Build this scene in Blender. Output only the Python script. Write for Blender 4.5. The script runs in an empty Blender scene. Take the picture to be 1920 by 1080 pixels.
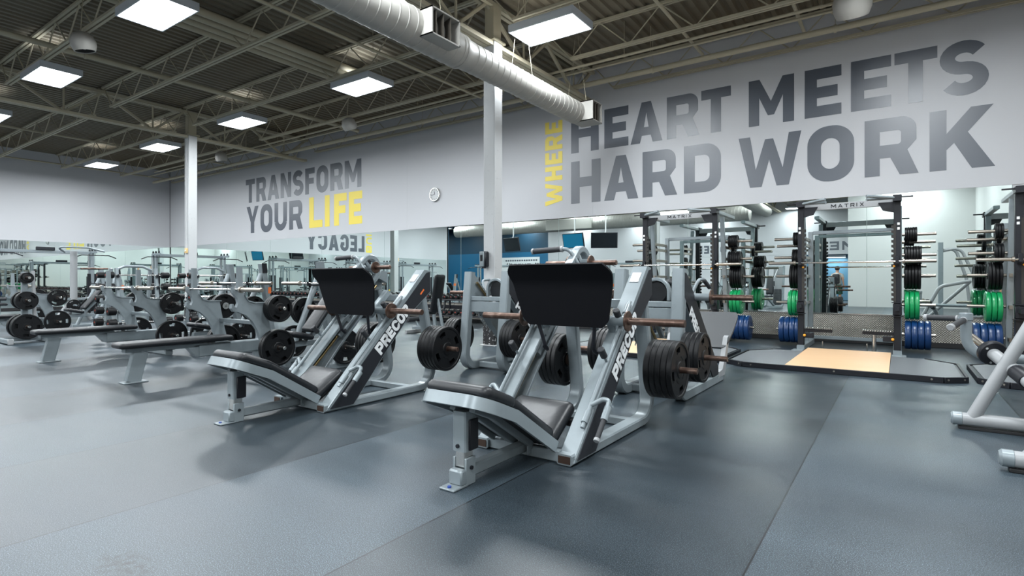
import bpy, bmesh, math, random
from mathutils import Vector, Matrix
from mathutils.geometry import tessellate_polygon

# ------------------------------------------------------------------ camera, world, exposure
S = bpy.context.scene
COL = S.collection
random.seed(7)
cam_d = bpy.data.cameras.new('camera')
cam = bpy.data.objects.new('camera', cam_d)
COL.objects.link(cam)
cam_d.sensor_width = 36.0
cam_d.lens = 1040 / 1920 * 36.0
cam_d.shift_y = -13 / 1920
cam_d.clip_start = 0.05
cam_d.clip_end = 200
cam.location = (0, 0, 1.12)
cam.rotation_euler = (math.radians(90), 0, math.radians(34.9))
S.camera = cam
W = bpy.data.worlds.new('world')
W.use_nodes = True
W.node_tree.nodes['Background'].inputs[0].default_value = (0.02, 0.022, 0.024, 1)
W.node_tree.nodes['Background'].inputs[1].default_value = 0.3
S.world = W
S.view_settings.view_transform = 'Standard'
S.view_settings.look = 'None'
S.view_settings.gamma = 1.0
S.view_settings.use_curve_mapping = False
S.view_settings.exposure = 0.0
S.cycles.use_denoising = True
S.cycles.max_bounces = 9
S.cycles.diffuse_bounces = 4
S.cycles.glossy_bounces = 6
S.cycles.transmission_bounces = 2
S.cycles.sample_clamp_indirect = 40.0
LAMP_POWER = 205.0
LAMP_COLOR = (0.91, 0.965, 1.0)
LAMP_SPREAD = 178
UP_SHARE = 0.022

# ------------------------------------------------------------------ materials
def mat(name, col, rough=0.5, metal=0.0, spec=0.5, coat=0.0, bump=None, vary=None, emit=None):
    m = bpy.data.materials.new(name)
    m.use_nodes = True
    nt = m.node_tree
    b = nt.nodes['Principled BSDF']
    b.inputs['Base Color'].default_value = (*col, 1)
    b.inputs['Roughness'].default_value = rough
    b.inputs['Metallic'].default_value = metal
    b.inputs['Specular IOR Level'].default_value = spec
    b.inputs['Coat Weight'].default_value = coat
    b.inputs['Coat Roughness'].default_value = 0.33
    if emit:
        b.inputs['Emission Color'].default_value = (*emit[0], 1)
        b.inputs['Emission Strength'].default_value = emit[1]
    if vary:                                   # (scale, second colour, lo, hi): noise-driven wear
        tc = nt.nodes.new('ShaderNodeTexCoord')
        n = nt.nodes.new('ShaderNodeTexNoise'); n.inputs['Scale'].default_value = vary[0]; n.inputs['Detail'].default_value = 5
        r = nt.nodes.new('ShaderNodeMapRange'); r.inputs[1].default_value = vary[2]; r.inputs[2].default_value = vary[3]
        x = nt.nodes.new('ShaderNodeMix'); x.data_type = 'RGBA'
        x.inputs[6].default_value = (*col, 1); x.inputs[7].default_value = (*vary[1], 1)
        nt.links.new(tc.outputs['Object'], n.inputs['Vector'])
        nt.links.new(n.outputs['Fac'], r.inputs[0]); nt.links.new(r.outputs[0], x.inputs[0])
        nt.links.new(x.outputs[2], b.inputs['Base Color'])
    if bump:                                   # (scale, strength)
        tc = nt.nodes.new('ShaderNodeTexCoord')
        n = nt.nodes.new('ShaderNodeTexNoise'); n.inputs['Scale'].default_value = bump[0]; n.inputs['Detail'].default_value = 3
        bp = nt.nodes.new('ShaderNodeBump'); bp.inputs['Strength'].default_value = bump[1]; bp.inputs['Distance'].default_value = 0.01
        nt.links.new(tc.outputs['Object'], n.inputs['Vector'])
        nt.links.new(n.outputs['Fac'], bp.inputs['Height']); nt.links.new(bp.outputs[0], b.inputs['Normal'])
    return m

M = dict(
    steel=mat('silver_grey_paint', (0.225, 0.262, 0.28), 0.33, 0.2, vary=(9, (0.19, 0.22, 0.235), 0.55, 0.8)),
    white_steel=mat('white_grey_paint', (0.29, 0.30, 0.308), 0.35, 0.0),
    panel=mat('charcoal_panel', (0.016, 0.018, 0.023), 0.5, spec=0.3, bump=(300, 0.1)),
    black=mat('black_steel_paint', (0.009, 0.010, 0.014), 0.42, spec=0.35),
    rubber=mat('black_rubber', (0.0035, 0.004, 0.005), 0.42, spec=0.28, bump=(160, 0.12)),
    foot=mat('black_foot_plate', (0.003, 0.0033, 0.005), 0.6, spec=0.15, bump=(500, 0.2)),
    greyplate=mat('grey_rubber_plate', (0.12, 0.13, 0.14), 0.5, bump=(500, 0.2)),
    vinyl=mat('black_vinyl', (0.007, 0.0085, 0.011), 0.40, spec=0.45, bump=(14, 0.2)),
    board=mat('black_board', (0.012, 0.012, 0.014), 0.6),
    rust=mat('worn_brown_steel', (0.10, 0.062, 0.048), 0.34, 0.75, vary=(14, (0.24, 0.17, 0.14), 0.5, 0.75)),
    rustdark=mat('rusty_tube_inside', (0.035, 0.017, 0.01), 0.8),
    rustflat=mat('rust_patch', (0.16, 0.06, 0.03), 0.8),
    chrome=mat('bright_steel', (0.62, 0.62, 0.6), 0.22, 1.0),
    brass=mat('worn_brass_steel', (0.38, 0.345, 0.30), 0.32, 1.0),
    gold=mat('oiled_guide_rod', (0.42, 0.30, 0.15), 0.25, 1.0),
    decal=mat('white_decal', (0.72, 0.74, 0.75), 0.5),
    sticker=mat('pale_sticker', (0.7, 0.71, 0.72), 0.5, vary=(60, (0.5, 0.5, 0.52), 0.5, 0.6)),
    orange=mat('orange_decal', (0.75, 0.16, 0.03), 0.5),
    red=mat('red_decal', (0.32, 0.045, 0.03), 0.5),
    yellow=mat('yellow_plastic', (0.8, 0.55, 0.05), 0.5),
    knob=mat('orange_knob', (0.85, 0.36, 0.03), 0.35),
    green=mat('green_bumper_rubber', (0.006, 0.27, 0.085), 0.3, bump=(120, 0.05)),
    blue=mat('blue_bumper_rubber', (0.004, 0.032, 0.115), 0.3, bump=(120, 0.05)),
    wall=mat('grey_wall_paint', (0.50, 0.505, 0.525), 0.55, bump=(60, 0.05)),
    wall_white=mat('pale_wall_paint', (0.48, 0.485, 0.475), 0.55, bump=(60, 0.05)),
    wall_blue=mat('blue_wall_paint', (0.012, 0.12, 0.24), 0.5),
    wall_teal=mat('dark_teal_wall_paint', (0.012, 0.05, 0.09), 0.5),
    letter=mat('slate_vinyl_letter', (0.052, 0.064, 0.086), 0.38, spec=0.8, coat=0.3),
    letter_y=mat('yellow_vinyl_letter', (0.78, 0.62, 0.09), 0.45),
    cream=mat('cream_painted_steel', (0.40, 0.36, 0.265), 0.6),
    deck=mat('roof_deck_paint', (0.15, 0.13, 0.092), 0.65, vary=(0.3, (0.12, 0.09, 0.05), 0.45, 0.65)),
    duct=mat('pale_painted_duct', (0.34, 0.33, 0.305), 0.5),
    louvre=mat('brown_vent_louvre', (0.085, 0.075, 0.062), 0.5),
    vent_dark=mat('dark_vent_inside', (0.02, 0.018, 0.016), 0.7),
    housing=mat('fixture_housing', (0.45, 0.48, 0.52), 0.4),
    column=mat('white_column_paint', (0.50, 0.51, 0.515), 0.45, vary=(16, (0.44, 0.445, 0.45), 0.62, 0.7)),
    mirror=mat('mirror_glass', (0.80, 0.885, 0.865), 0.0, 1.0),
    seam=mat('mirror_edge', (0.25, 0.32, 0.31), 0.3),
    baseb=mat('black_base_rubber', (0.012, 0.012, 0.013), 0.5),
    wood=None, diamond=None, floor=None,
    corridor=mat('light_blue_corridor_paint', (0.10, 0.24, 0.36), 0.5),
    orange_cab=mat('orange_board', (0.62, 0.2, 0.04), 0.5),
    screen=mat('dark_screen', (0.01, 0.012, 0.015), 0.15),
    screen_on=mat('blue_lit_screen', (0.0, 0.02, 0.04), 0.2, emit=((0.01, 0.16, 0.30), 0.9)),
    tan=mat('tan_wood_trim', (0.55, 0.30, 0.17), 0.5),
    face=mat('clock_face', (0.55, 0.56, 0.56), 0.5),
    hackplate=mat('grey_foot_plate', (0.045, 0.049, 0.053), 0.5, bump=(500, 0.2)),
    skin=mat('skin', (0.48, 0.27, 0.19), 0.5),
    shirt=mat('grey_shirt', (0.42, 0.42, 0.40), 0.8),
    shorts=mat('green_shorts', (0.015, 0.06, 0.04), 0.8),
    hair=mat('dark_hair', (0.02, 0.014, 0.01), 0.7),
    bag=mat('black_backpack', (0.012, 0.012, 0.015), 0.6),
    grip=mat('black_foam_grip', (0.022, 0.024, 0.028), 0.6, bump=(200, 0.2)),
    stack=mat('weight_stack', (0.06, 0.065, 0.07), 0.4),
)

def floor_mat():
    m = bpy.data.materials.new('rubber_floor'); m.use_nodes = True
    nt = m.node_tree; N = nt.nodes; L = nt.links; b = N['Principled BSDF']
    tc = N.new('ShaderNodeTexCoord'); sep = N.new('ShaderNodeSeparateXYZ'); L.new(tc.outputs['Object'], sep.inputs[0])
    def math_(op, a, v=None, c=None):
        n = N.new('ShaderNodeMath'); n.operation = op
        for i, q in enumerate((a, v, c)):
            if q is None: continue
            if isinstance(q, (int, float)): n.inputs[i].default_value = q
            else: L.new(q, n.inputs[i])
        return n.outputs[0]
    u = math_('DIVIDE', math_('ADD', sep.outputs[0], 0.486), 1.305)      # one rubber roll is 1.305 m wide
    cell = math_('FLOOR', u)
    fr = math_('SUBTRACT', u, cell)
    edge = math_('MINIMUM', fr, math_('SUBTRACT', 1.0, fr))
    seam = math_('LESS_THAN', edge, 0.003)
    wn = N.new('ShaderNodeTexWhiteNoise'); wn.noise_dimensions = '1D'; L.new(cell, wn.inputs['W'])
    fine = N.new('ShaderNodeTexNoise'); fine.inputs['Scale'].default_value = 230; fine.inputs['Detail'].default_value = 3
    L.new(tc.outputs['Object'], fine.inputs['Vector'])
    big = N.new('ShaderNodeTexNoise'); big.inputs['Scale'].default_value = 1.1; big.inputs['Detail'].default_value = 4
    mp = N.new('ShaderNodeMapping'); mp.inputs['Scale'].default_value = (0.6, 1.6, 1); L.new(tc.outputs['Object'], mp.inputs[0]); L.new(mp.outputs[0], big.inputs['Vector'])
    fleck = N.new('ShaderNodeMapRange'); fleck.inputs[1].default_value = 0.50; fleck.inputs[2].default_value = 0.70; L.new(fine.outputs['Fac'], fleck.inputs[0])
    mx = N.new('ShaderNodeMix'); mx.data_type = 'RGBA'
    mx.inputs[6].default_value = (0.014, 0.022, 0.029, 1); mx.inputs[7].default_value = (0.145, 0.195, 0.23, 1)
    L.new(math_('MULTIPLY', fleck.outputs[0], 0.8), mx.inputs[0])
    odd = math_('SUBTRACT', cell, math_('MULTIPLY', 2.0, math_('FLOOR', math_('DIVIDE', cell, 2.0))))
    tone = math_('SUBTRACT', 1.12, math_('MULTIPLY', odd, 0.42))          # neighbouring rolls lie with opposite nap
    tone = math_('MULTIPLY', tone, math_('ADD', 0.45, math_('MULTIPLY', big.outputs['Fac'], 1.1)))
    tone = math_('MULTIPLY', tone, math_('SUBTRACT', 1.0, math_('MULTIPLY', seam, 0.9)))
    mul = N.new('ShaderNodeMix'); mul.data_type = 'RGBA'; mul.blend_type = 'MULTIPLY'; mul.inputs[0].default_value = 1
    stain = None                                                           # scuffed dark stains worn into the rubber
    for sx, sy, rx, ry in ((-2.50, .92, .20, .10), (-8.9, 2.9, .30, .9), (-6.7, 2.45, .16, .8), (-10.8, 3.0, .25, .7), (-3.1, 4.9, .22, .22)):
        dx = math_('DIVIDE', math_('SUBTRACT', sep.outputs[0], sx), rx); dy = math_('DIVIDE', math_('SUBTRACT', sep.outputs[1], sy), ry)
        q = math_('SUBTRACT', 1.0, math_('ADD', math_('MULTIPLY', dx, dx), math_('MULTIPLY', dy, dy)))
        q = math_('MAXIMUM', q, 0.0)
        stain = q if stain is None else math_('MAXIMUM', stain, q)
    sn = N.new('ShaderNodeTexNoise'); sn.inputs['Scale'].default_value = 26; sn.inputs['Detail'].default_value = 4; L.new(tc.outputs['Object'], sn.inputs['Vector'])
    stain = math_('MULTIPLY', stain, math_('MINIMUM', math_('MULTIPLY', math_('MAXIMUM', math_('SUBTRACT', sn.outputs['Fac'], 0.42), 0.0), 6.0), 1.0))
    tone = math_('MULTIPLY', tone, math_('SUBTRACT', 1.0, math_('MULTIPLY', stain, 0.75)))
    L.new(mx.outputs[2], mul.inputs[6]); L.new(tone, mul.inputs[7])
    L.new(mul.outputs[2], b.inputs['Base Color'])
    rg = math_('ADD', 0.30, math_('MULTIPLY', big.outputs['Fac'], 0.2))
    rg = math_('ADD', rg, math_('MULTIPLY', odd, -0.04))
    L.new(rg, b.inputs['Roughness'])
    b.inputs['Specular IOR Level'].default_value = 0.55
    bp = N.new('ShaderNodeBump'); bp.inputs['Strength'].default_value = 0.22; bp.inputs['Distance'].default_value = 0.003
    L.new(fine.outputs['Fac'], bp.inputs['Height']); L.new(bp.outputs[0], b.inputs['Normal'])
    return m
M['floor'] = floor_mat()

def wood_mat():
    m = bpy.data.materials.new('maple_platform'); m.use_nodes = True
    nt = m.node_tree; N = nt.nodes; L = nt.links; b = N['Principled BSDF']
    tc = N.new('ShaderNodeTexCoord'); mp = N.new('ShaderNodeMapping'); mp.inputs['Scale'].default_value = (0.6, 9, 1)
    n = N.new('ShaderNodeTexNoise'); n.inputs['Scale'].default_value = 3; n.inputs['Detail'].default_value = 6
    x = N.new('ShaderNodeMix'); x.data_type = 'RGBA'; x.inputs[6].default_value = (0.74, 0.50, 0.30, 1); x.inputs[7].default_value = (0.62, 0.38, 0.2, 1)
    L.new(tc.outputs['Object'], mp.inputs[0]); L.new(mp.outputs[0], n.inputs['Vector']); L.new(n.outputs['Fac'], x.inputs[0]); L.new(x.outputs[2], b.inputs['Base Color'])
    b.inputs['Roughness'].default_value = 0.4
    return m
M['wood'] = wood_mat()

def diamond_mat():
    m = bpy.data.materials.new('diamond_tread_metal'); m.use_nodes = True
    nt = m.node_tree; N = nt.nodes; L = nt.links; b = N['Principled BSDF']
    tc = N.new('ShaderNodeTexCoord'); mp = N.new('ShaderNodeMapping'); mp.inputs['Rotation'].default_value = (0, math.radians(45), 0); mp.inputs['Scale'].default_value = (24, 24, 24)
    w1 = N.new('ShaderNodeTexWave'); w1.bands_direction = 'X'; w1.inputs['Scale'].default_value = 0.5
    w2 = N.new('ShaderNodeTexWave'); w2.bands_direction = 'Z'; w2.inputs['Scale'].default_value = 0.5
    L.new(tc.outputs['Object'], mp.inputs[0]); L.new(mp.outputs[0], w1.inputs[0]); L.new(mp.outputs[0], w2.inputs[0])
    ml = N.new('ShaderNodeMath'); ml.operation = 'MULTIPLY'; L.new(w1.outputs['Fac'], ml.inputs[0]); L.new(w2.outputs['Fac'], ml.inputs[1])
    bp = N.new('ShaderNodeBump'); bp.inputs['Strength'].default_value = 1; bp.inputs['Distance'].default_value = 0.012
    L.new(ml.outputs[0], bp.inputs['Height']); L.new(bp.outputs[0], b.inputs['Normal'])
    x = N.new('ShaderNodeMix'); x.data_type = 'RGBA'; x.inputs[6].default_value = (0.22, 0.205, 0.18, 1); x.inputs[7].default_value = (0.95, 0.92, 0.84, 1)
    L.new(ml.outputs[0], x.inputs[0]); L.new(x.outputs[2], b.inputs['Base Color'])
    b.inputs['Metallic'].default_value = 0.15; b.inputs['Roughness'].default_value = 0.42
    return m
M['diamond'] = diamond_mat()

# ------------------------------------------------------------------ mesh helpers
def fillet(pts, r, n=6):
    """round the inner corners of an open 3-D path"""
    pts = [Vector(p) for p in pts]
    out = [pts[0]]
    for i in range(1, len(pts) - 1):
        a, b, c = pts[i - 1], pts[i], pts[i + 1]
        d1 = (a - b); d2 = (c - b)
        l1, l2 = d1.length, d2.length
        d1.normalize(); d2.normalize()
        ang = d1.angle(d2)
        if ang > math.pi - 0.02:
            out.append(b); continue
        t = min(r / math.tan(ang / 2), l1 * 0.49, l2 * 0.49)
        rr = t * math.tan(ang / 2)
        p1 = b + d1 * t; p2 = b + d2 * t
        cen = b + (d1 + d2).normalized() * (rr / math.sin(ang / 2))
        v1 = p1 - cen; v2 = p2 - cen
        sw = v1.angle(v2)
        ax = v1.cross(v2)
        if ax.length < 1e-9:
            out.append(b); continue
        ax.normalize()
        for k in range(n + 1):
            out.append(cen + Matrix.Rotation(sw * k / n, 3, ax) @ v1)
    out.append(pts[-1])
    return out

class MB:
    def __init__(s): s.v = []; s.f = []; s.mi = []
    def add(s, vs, fs, mi=0):
        o = len(s.v)
        s.v.extend(Vector(p) for p in vs)
        s.f.extend([tuple(i + o for i in f) for f in fs]); s.mi.extend([mi] * len(fs))
        return s
    def box(s, c, size, rot=None, mi=0, ch=None):
        """chamfered box"""
        hx, hy, hz = (q / 2 for q in size)
        if ch is None: ch = min(hx, hy, hz) * 0.18
        c = Vector(c); vs = []; key = {}
        for sx in (-1, 1):
            for sy in (-1, 1):
                for sz in (-1, 1):
                    for ax in range(3):
                        p = [sx * (hx - ch), sy * (hy - ch), sz * (hz - ch)]
                        p[ax] = (sx * hx, sy * hy, sz * hz)[ax]
                        key[(sx, sy, sz, ax)] = len(vs); vs.append(Vector(p))
        fs = []
        for ax in range(3):
            a1, a2 = [(1, 2), (2, 0), (0, 1)][ax]
            for sg in (-1, 1):
                q = []
                for u, w in ((-1, -1), (1, -1), (1, 1), (-1, 1)):
                    t = [0, 0, 0]; t[ax] = sg; t[a1] = u; t[a2] = w
                    q.append(key[(*t, ax)])
                fs.append(q if sg > 0 else q[::-1])
        for ax in range(3):                                   # edges parallel to ax
            a1, a2 = [(1, 2), (2, 0), (0, 1)][ax]
            for u in (-1, 1):
                for w in (-1, 1):
                    t0 = [0, 0, 0]; t0[a1] = u; t0[a2] = w
                    lo = list(t0); lo[ax] = -1; hi = list(t0); hi[ax] = 1
                    q = [key[(*lo, a1)], key[(*hi, a1)], key[(*hi, a2)], key[(*lo, a2)]]
                    fs.append(q if u * w > 0 else q[::-1])
        for sx in (-1, 1):
            for sy in (-1, 1):
                for sz in (-1, 1):
                    q = [key[(sx, sy, sz, 0)], key[(sx, sy, sz, 1)], key[(sx, sy, sz, 2)]]
                    fs.append(q if sx * sy * sz > 0 else q[::-1])
        if rot is not None: vs = [rot @ p for p in vs]
        return s.add([c + p for p in vs], fs, mi)
    def sweep(s, pts, prof, ref, cap=True, mi=0):
        """sweep a closed 2-D profile (a along ref-ish side, b along the other) along a path"""
        pts = [Vector(p) for p in pts]; ref = Vector(ref); n = len(pts); k = len(prof); rings = []
        for i, p in enumerate(pts):
            t1 = (pts[i] - pts[i - 1]).normalized() if i else None
            t2 = (pts[i + 1] - pts[i]).normalized() if i < n - 1 else None
            t = (t1 + t2).normalized() if t1 and t2 else (t1 or t2)
            sc = 1.0
            if t1 and t2:
                sc = 1 / max(0.5, t.dot(t2))
            a = ref - t * ref.dot(t)
            if a.length < 1e-6: a = Vector((1, 0, 0)) - t * t.x
            a.normalize(); b = t.cross(a)
            bend = (t2 - t1) if t1 and t2 else Vector((0, 0, 0))
            ka = kb = 1.0
            if bend.length > 1e-6:
                bend.normalize(); ka = 1 + (sc - 1) * abs(bend.dot(a)); kb = 1 + (sc - 1) * abs(bend.dot(b))
            rings.append([p + a * (x * ka) + b * (y * kb) for x, y in prof])
        vs = [q for r in rings for q in r]; fs = []
        for i in range(n - 1):
            for j in range(k):
                j2 = (j + 1) % k
                fs.append((i * k + j, i * k + j2, (i + 1) * k + j2, (i + 1) * k + j))
        if cap:
            fs.append(tuple(range(k))[::-1]); fs.append(tuple((n - 1) * k + j for j in range(k)))
        return s.add(vs, fs, mi)
    def rtube(s, pts, w, h, ref=(1, 0, 0), ch=None, cap=True, mi=0):
        """rectangular tube: w along ref, h across"""
        a, b = w / 2, h / 2
        c = min(a, b) * 0.22 if ch is None else ch
        pr = [(a, -b + c), (a, b - c), (a - c, b), (-a + c, b), (-a, b - c), (-a, -b + c), (-a + c, -b), (a - c, -b)]
        return s.sweep(pts, pr, ref, cap, mi)
    def tube(s, pts, r, n=14, cap=True, mi=0):
        pts = [Vector(p) for p in pts]
        d = (pts[-1] - pts[0])
        if d.length < 1e-6: d = pts[1] - pts[0]
        nrm = Vector((0, 0, 0))                                # a reference that stays off the path's tangents
        for i in range(1, len(pts) - 1):
            nrm += (pts[i] - pts[i - 1]).cross(pts[i + 1] - pts[i])
        if nrm.length < 1e-6:
            nrm = Vector((0, 0, 1)) if abs(d.normalized().z) < 0.8 else Vector((1, 0, 0))
        pr = [(r * math.cos(2 * math.pi * k / n), r * math.sin(2 * math.pi * k / n)) for k in range(n)]
        return s.sweep(pts, pr, nrm, cap, mi)
    def cyl(s, p0, p1, r, r2=None, n=20, cap=True, mi=0, ch=0.0):
        p0, p1 = Vector(p0), Vector(p1); d = (p1 - p0).normalized(); L = (p1 - p0).length
        r2 = r if r2 is None else r2
        prof = [(0, r), (L, r2)] if ch <= 0 else [(0, r - ch), (ch, r), (L - ch, r2), (L, r2 - ch)]
        return s.lathe(p0, d, prof, n, cap, mi)
    def lathe(s, p0, d, prof, n=24, cap=True, mi=0):
        """prof: list of (distance along d, radius)"""
        p0 = Vector(p0); d = Vector(d).normalized()
        a = d.orthogonal().normalized(); b = d.cross(a); vs = []; fs = []
        for l, r in prof:
            for k in range(n):
                t = 2 * math.pi * k / n
                vs.append(p0 + d * l + (a * math.cos(t) + b * math.sin(t)) * r)
        for i in range(len(prof) - 1):
            for k in range(n):
                k2 = (k + 1) % n
                fs.append((i * n + k, i * n + k2, (i + 1) * n + k2, (i + 1) * n + k))
        if cap:
            fs.append(tuple(range(n))[::-1]); m = (len(prof) - 1) * n; fs.append(tuple(m + k for k in range(n)))
        return s.add(vs, fs, mi)
    def prism(s, loops, org, u, v, n, t0, t1, mi=0):
        """extrude a 2-D polygon with holes: loops in (u, v); thickness t0..t1 along n"""
        if not isinstance(loops[0][0], (tuple, list)): loops = [loops]
        org, u, v, n = Vector(org), Vector(u), Vector(v), Vector(n)
        flip = u.cross(v).dot(n) < 0
        flat = [Vector((x, y, 0)) for lp in loops for x, y in lp]
        tris = tessellate_polygon([[Vector((x, y, 0)) for x, y in lp] for lp in loops])
        N = len(flat)
        P = lambda q, t: org + u * q.x + v * q.y + n * t
        vs = [P(q, t1) for q in flat] + [P(q, t0) for q in flat]; fs = []
        for a, b, c in tris:
            ar = (flat[b].x - flat[a].x) * (flat[c].y - flat[a].y) - (flat[b].y - flat[a].y) * (flat[c].x - flat[a].x)
            if abs(ar) < 1e-12: continue
            if (ar < 0) != flip: a, c = c, a
            fs.append((a, b, c)); fs.append((c + N, b + N, a + N))
        o = 0
        for li, lp in enumerate(loops):
            k = len(lp)
            ar = sum(lp[i][0] * lp[(i + 1) % k][1] - lp[(i + 1) % k][0] * lp[i][1] for i in range(k))
            ccw = (ar > 0) != flip
            if li: ccw = not ccw
            for i in range(k):
                a, b = o + i, o + (i + 1) % k
                q = (a, a + N, b + N, b)
                fs.append(q if ccw else q[::-1])
                if not li: pass
            o += k
        return s.add(vs, fs, mi)
    def cushion(s, c, u, v, n, lu, lv, t, rc=0.05, re=0.03, mi=0, k=5):
        """soft pad, centre c, half-sizes lu, lv, thickness t"""
        c, u, v, n = Vector(c), Vector(u).normalized(), Vector(v).normalized(), Vector(n).normalized()
        if u.cross(v).dot(n) < 0: u = -u
        def ring(ins, z):
            r = max(rc - ins, 0.004); out = []
            for cx, cy, a0 in ((lu - ins - r, lv - ins - r, 0), (-lu + ins + r, lv - ins - r, 90), (-lu + ins + r, -lv + ins + r, 180), (lu - ins - r, -lv + ins + r, 270)):
                for q in range(6):
                    a = math.radians(a0 + 18 * q)
                    out.append(c + u * (cx + r * math.cos(a)) + v * (cy + r * math.sin(a)) + n * z)
            return out
        rings = []
        for i in range(k + 1):
            a = -math.pi / 2 + math.pi * i / k
            rings.append(ring(re * (1 - math.cos(a)), t / 2 * math.sin(a)))
        top = ring(min(lu, lv) * 0.55, t / 2 + 0.006)
        rings.append(top)
        m = len(rings[0]); vs = [p for r in rings for p in r]; fs = []
        for i in range(len(rings) - 1):
            for j in range(m):
                j2 = (j + 1) % m
                fs.append((i * m + j, i * m + j2, (i + 1) * m + j2, (i + 1) * m + j))
        fs.append(tuple(range(m))[::-1]); fs.append(tuple((len(rings) - 1) * m + j for j in range(m)))
        return s.add(vs, fs, mi)
    def sheet(s, rows, th, cols=10, mi=0):
        """bent sheet: rows of (x centre, y, z, half width); thickness th behind it"""
        nr = len(rows); front = []; back = []
        for i, (cx, y, z, h) in enumerate(rows):
            a = rows[max(i - 1, 0)]; b = rows[min(i + 1, nr - 1)]
            t = Vector((0, b[1] - a[1], b[2] - a[2])).normalized(); nn = Vector((0, t.z, -t.y))
            if nn.y < 0: nn = -nn
            for j in range(cols + 1):
                p = Vector((cx - h + 2 * h * j / cols, y, z)); front.append(p); back.append(p + nn * th)
        N = len(front); c1 = cols + 1; fs = []
        for i in range(nr - 1):
            for j in range(cols):
                q = (i * c1 + j, i * c1 + j + 1, (i + 1) * c1 + j + 1, (i + 1) * c1 + j)
                fs.append(q[::-1]); fs.append(tuple(x + N for x in q))
        for i in range(nr - 1):
            for j, sg in ((0, 1), (cols, -1)):
                q = (i * c1 + j, (i + 1) * c1 + j, (i + 1) * c1 + j + N, i * c1 + j + N)
                fs.append(q[::-1] if sg > 0 else q)
        for i, sg in ((0, 1), (nr - 1, -1)):
            for j in range(cols):
                q = (i * c1 + j, i * c1 + j + 1, i * c1 + j + 1 + N, i * c1 + j + N)
                fs.append(q if sg > 0 else q[::-1])
        return s.add(front + back, fs, mi)
    def sphere(s, c, r, n=14, sc=(1, 1, 1), mi=0):
        c = Vector(c); vs = []; fs = []; m = n // 2
        for i in range(m + 1):
            a = math.pi * i / m
            for k in range(n):
                t = 2 * math.pi * k / n
                vs.append(c + Vector((r * sc[0] * math.sin(a) * math.cos(t), r * sc[1] * math.sin(a) * math.sin(t), r * sc[2] * math.cos(a))))
        for i in range(m):
            for k in range(n):
                k2 = (k + 1) % n
                fs.append((i * n + k, (i + 1) * n + k, (i + 1) * n + k2, i * n + k2))
        return s.add(vs, fs, mi)

MESH_OFF = Vector((0, 0, 0))       # parts are modelled where they stand, then moved to their thing's origin
def obj(name, mb, mats, parent=None, smooth=38, off=None):
    me = bpy.data.meshes.new(name)
    o3 = MESH_OFF if off is None else Vector(off)
    me.from_pydata([p - o3 for p in mb.v], [], mb.f)
    if len(mats if isinstance(mats, (list, tuple)) else [mats]) > 1: me.polygons.foreach_set('material_index', mb.mi)
    bm = bmesh.new(); bm.from_mesh(me)
    bmesh.ops.recalc_face_normals(bm, faces=bm.faces); bm.to_mesh(me); bm.free()
    if not isinstance(mats, (list, tuple)): mats = [mats]
    for m in mats: me.materials.append(m)
    me.update()
    if smooth:
        me.shade_smooth(); me.set_sharp_from_angle(angle=math.radians(smooth))
    o = bpy.data.objects.new(name, me)
    COL.objects.link(o)
    if parent is not None: o.parent = parent
    return o

def tag(o, label, cat, group=None, kind=None):
    o['label'] = label; o['category'] = cat
    if group: o['group'] = group
    if kind: o['kind'] = kind
    return o

def thing(name, loc, label, cat, group=None):
    global MESH_OFF
    o = bpy.data.objects.new(name, None)
    COL.objects.link(o); o.empty_display_size = 0.1
    o.location = loc; MESH_OFF = Vector(loc)
    return tag(o, label, cat, group)

def done():
    global MESH_OFF
    MESH_OFF = Vector((0, 0, 0))

def struct(name, mb, m, label, cat, smooth=38):
    return tag(obj(name, mb, m, None, smooth, off=(0, 0, 0)), label, cat, kind='structure')

def dup(root, loc, label, rotz=None, group=None):
    def rec(o, par):
        c = o.copy(); COL.objects.link(c)
        if par is not None: c.parent = par
        for ch in list(o.children): rec(ch, c)
        return c
    r = rec(root, None)
    r.location = loc
    if rotz is not None: r.rotation_euler = (0, 0, rotz)
    r['label'] = label
    if group: r['group'] = group
    return r

ORD = ['first', 'second', 'third', 'fourth', 'fifth', 'sixth', 'seventh', 'eighth', 'ninth', 'tenth', 'eleventh', 'twelfth', 'thirteenth', 'fourteenth', 'fifteenth', 'sixteenth', 'seventeenth', 'eighteenth', 'nineteenth', 'twentieth', 'twenty-first', 'twenty-second', 'twenty-third', 'twenty-fourth', 'twenty-fifth', 'twenty-sixth', 'twenty-seventh', 'twenty-eighth', 'twenty-ninth', 'thirtieth']

# ------------------------------------------------------------------ lettering
def arc(cx, cy, rx, ry, a0, a1, n=8):
    return [(cx + rx * math.cos(math.radians(a0 + (a1 - a0) * k / n)), cy + ry * math.sin(math.radians(a0 + (a1 - a0) * k / n))) for k in range(n + 1)]
def rrect(x0, y0, x1, y1, r):
    return arc(x1 - r, y1 - r, r, r, 0, 90) + arc(x0 + r, y1 - r, r, r, 90, 180) + arc(x0 + r, y0 + r, r, r, 180, 270) + arc(x1 - r, y0 + r, r, r, 270, 360)
def stroke(path, s):
    """outline of a thick open polyline"""
    n = len(path); L = []; R = []
    for i, p in enumerate(path):
        a = path[max(i - 1, 0)]; b = path[min(i + 1, n - 1)]
        dx, dy = b[0] - a[0], b[1] - a[1]; l = math.hypot(dx, dy) or 1
        nx, ny = -dy / l * s / 2, dx / l * s / 2
        L.append((p[0] + nx, p[1] + ny)); R.append((p[0] - nx, p[1] - ny))
    return L + R[::-1]
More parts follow.
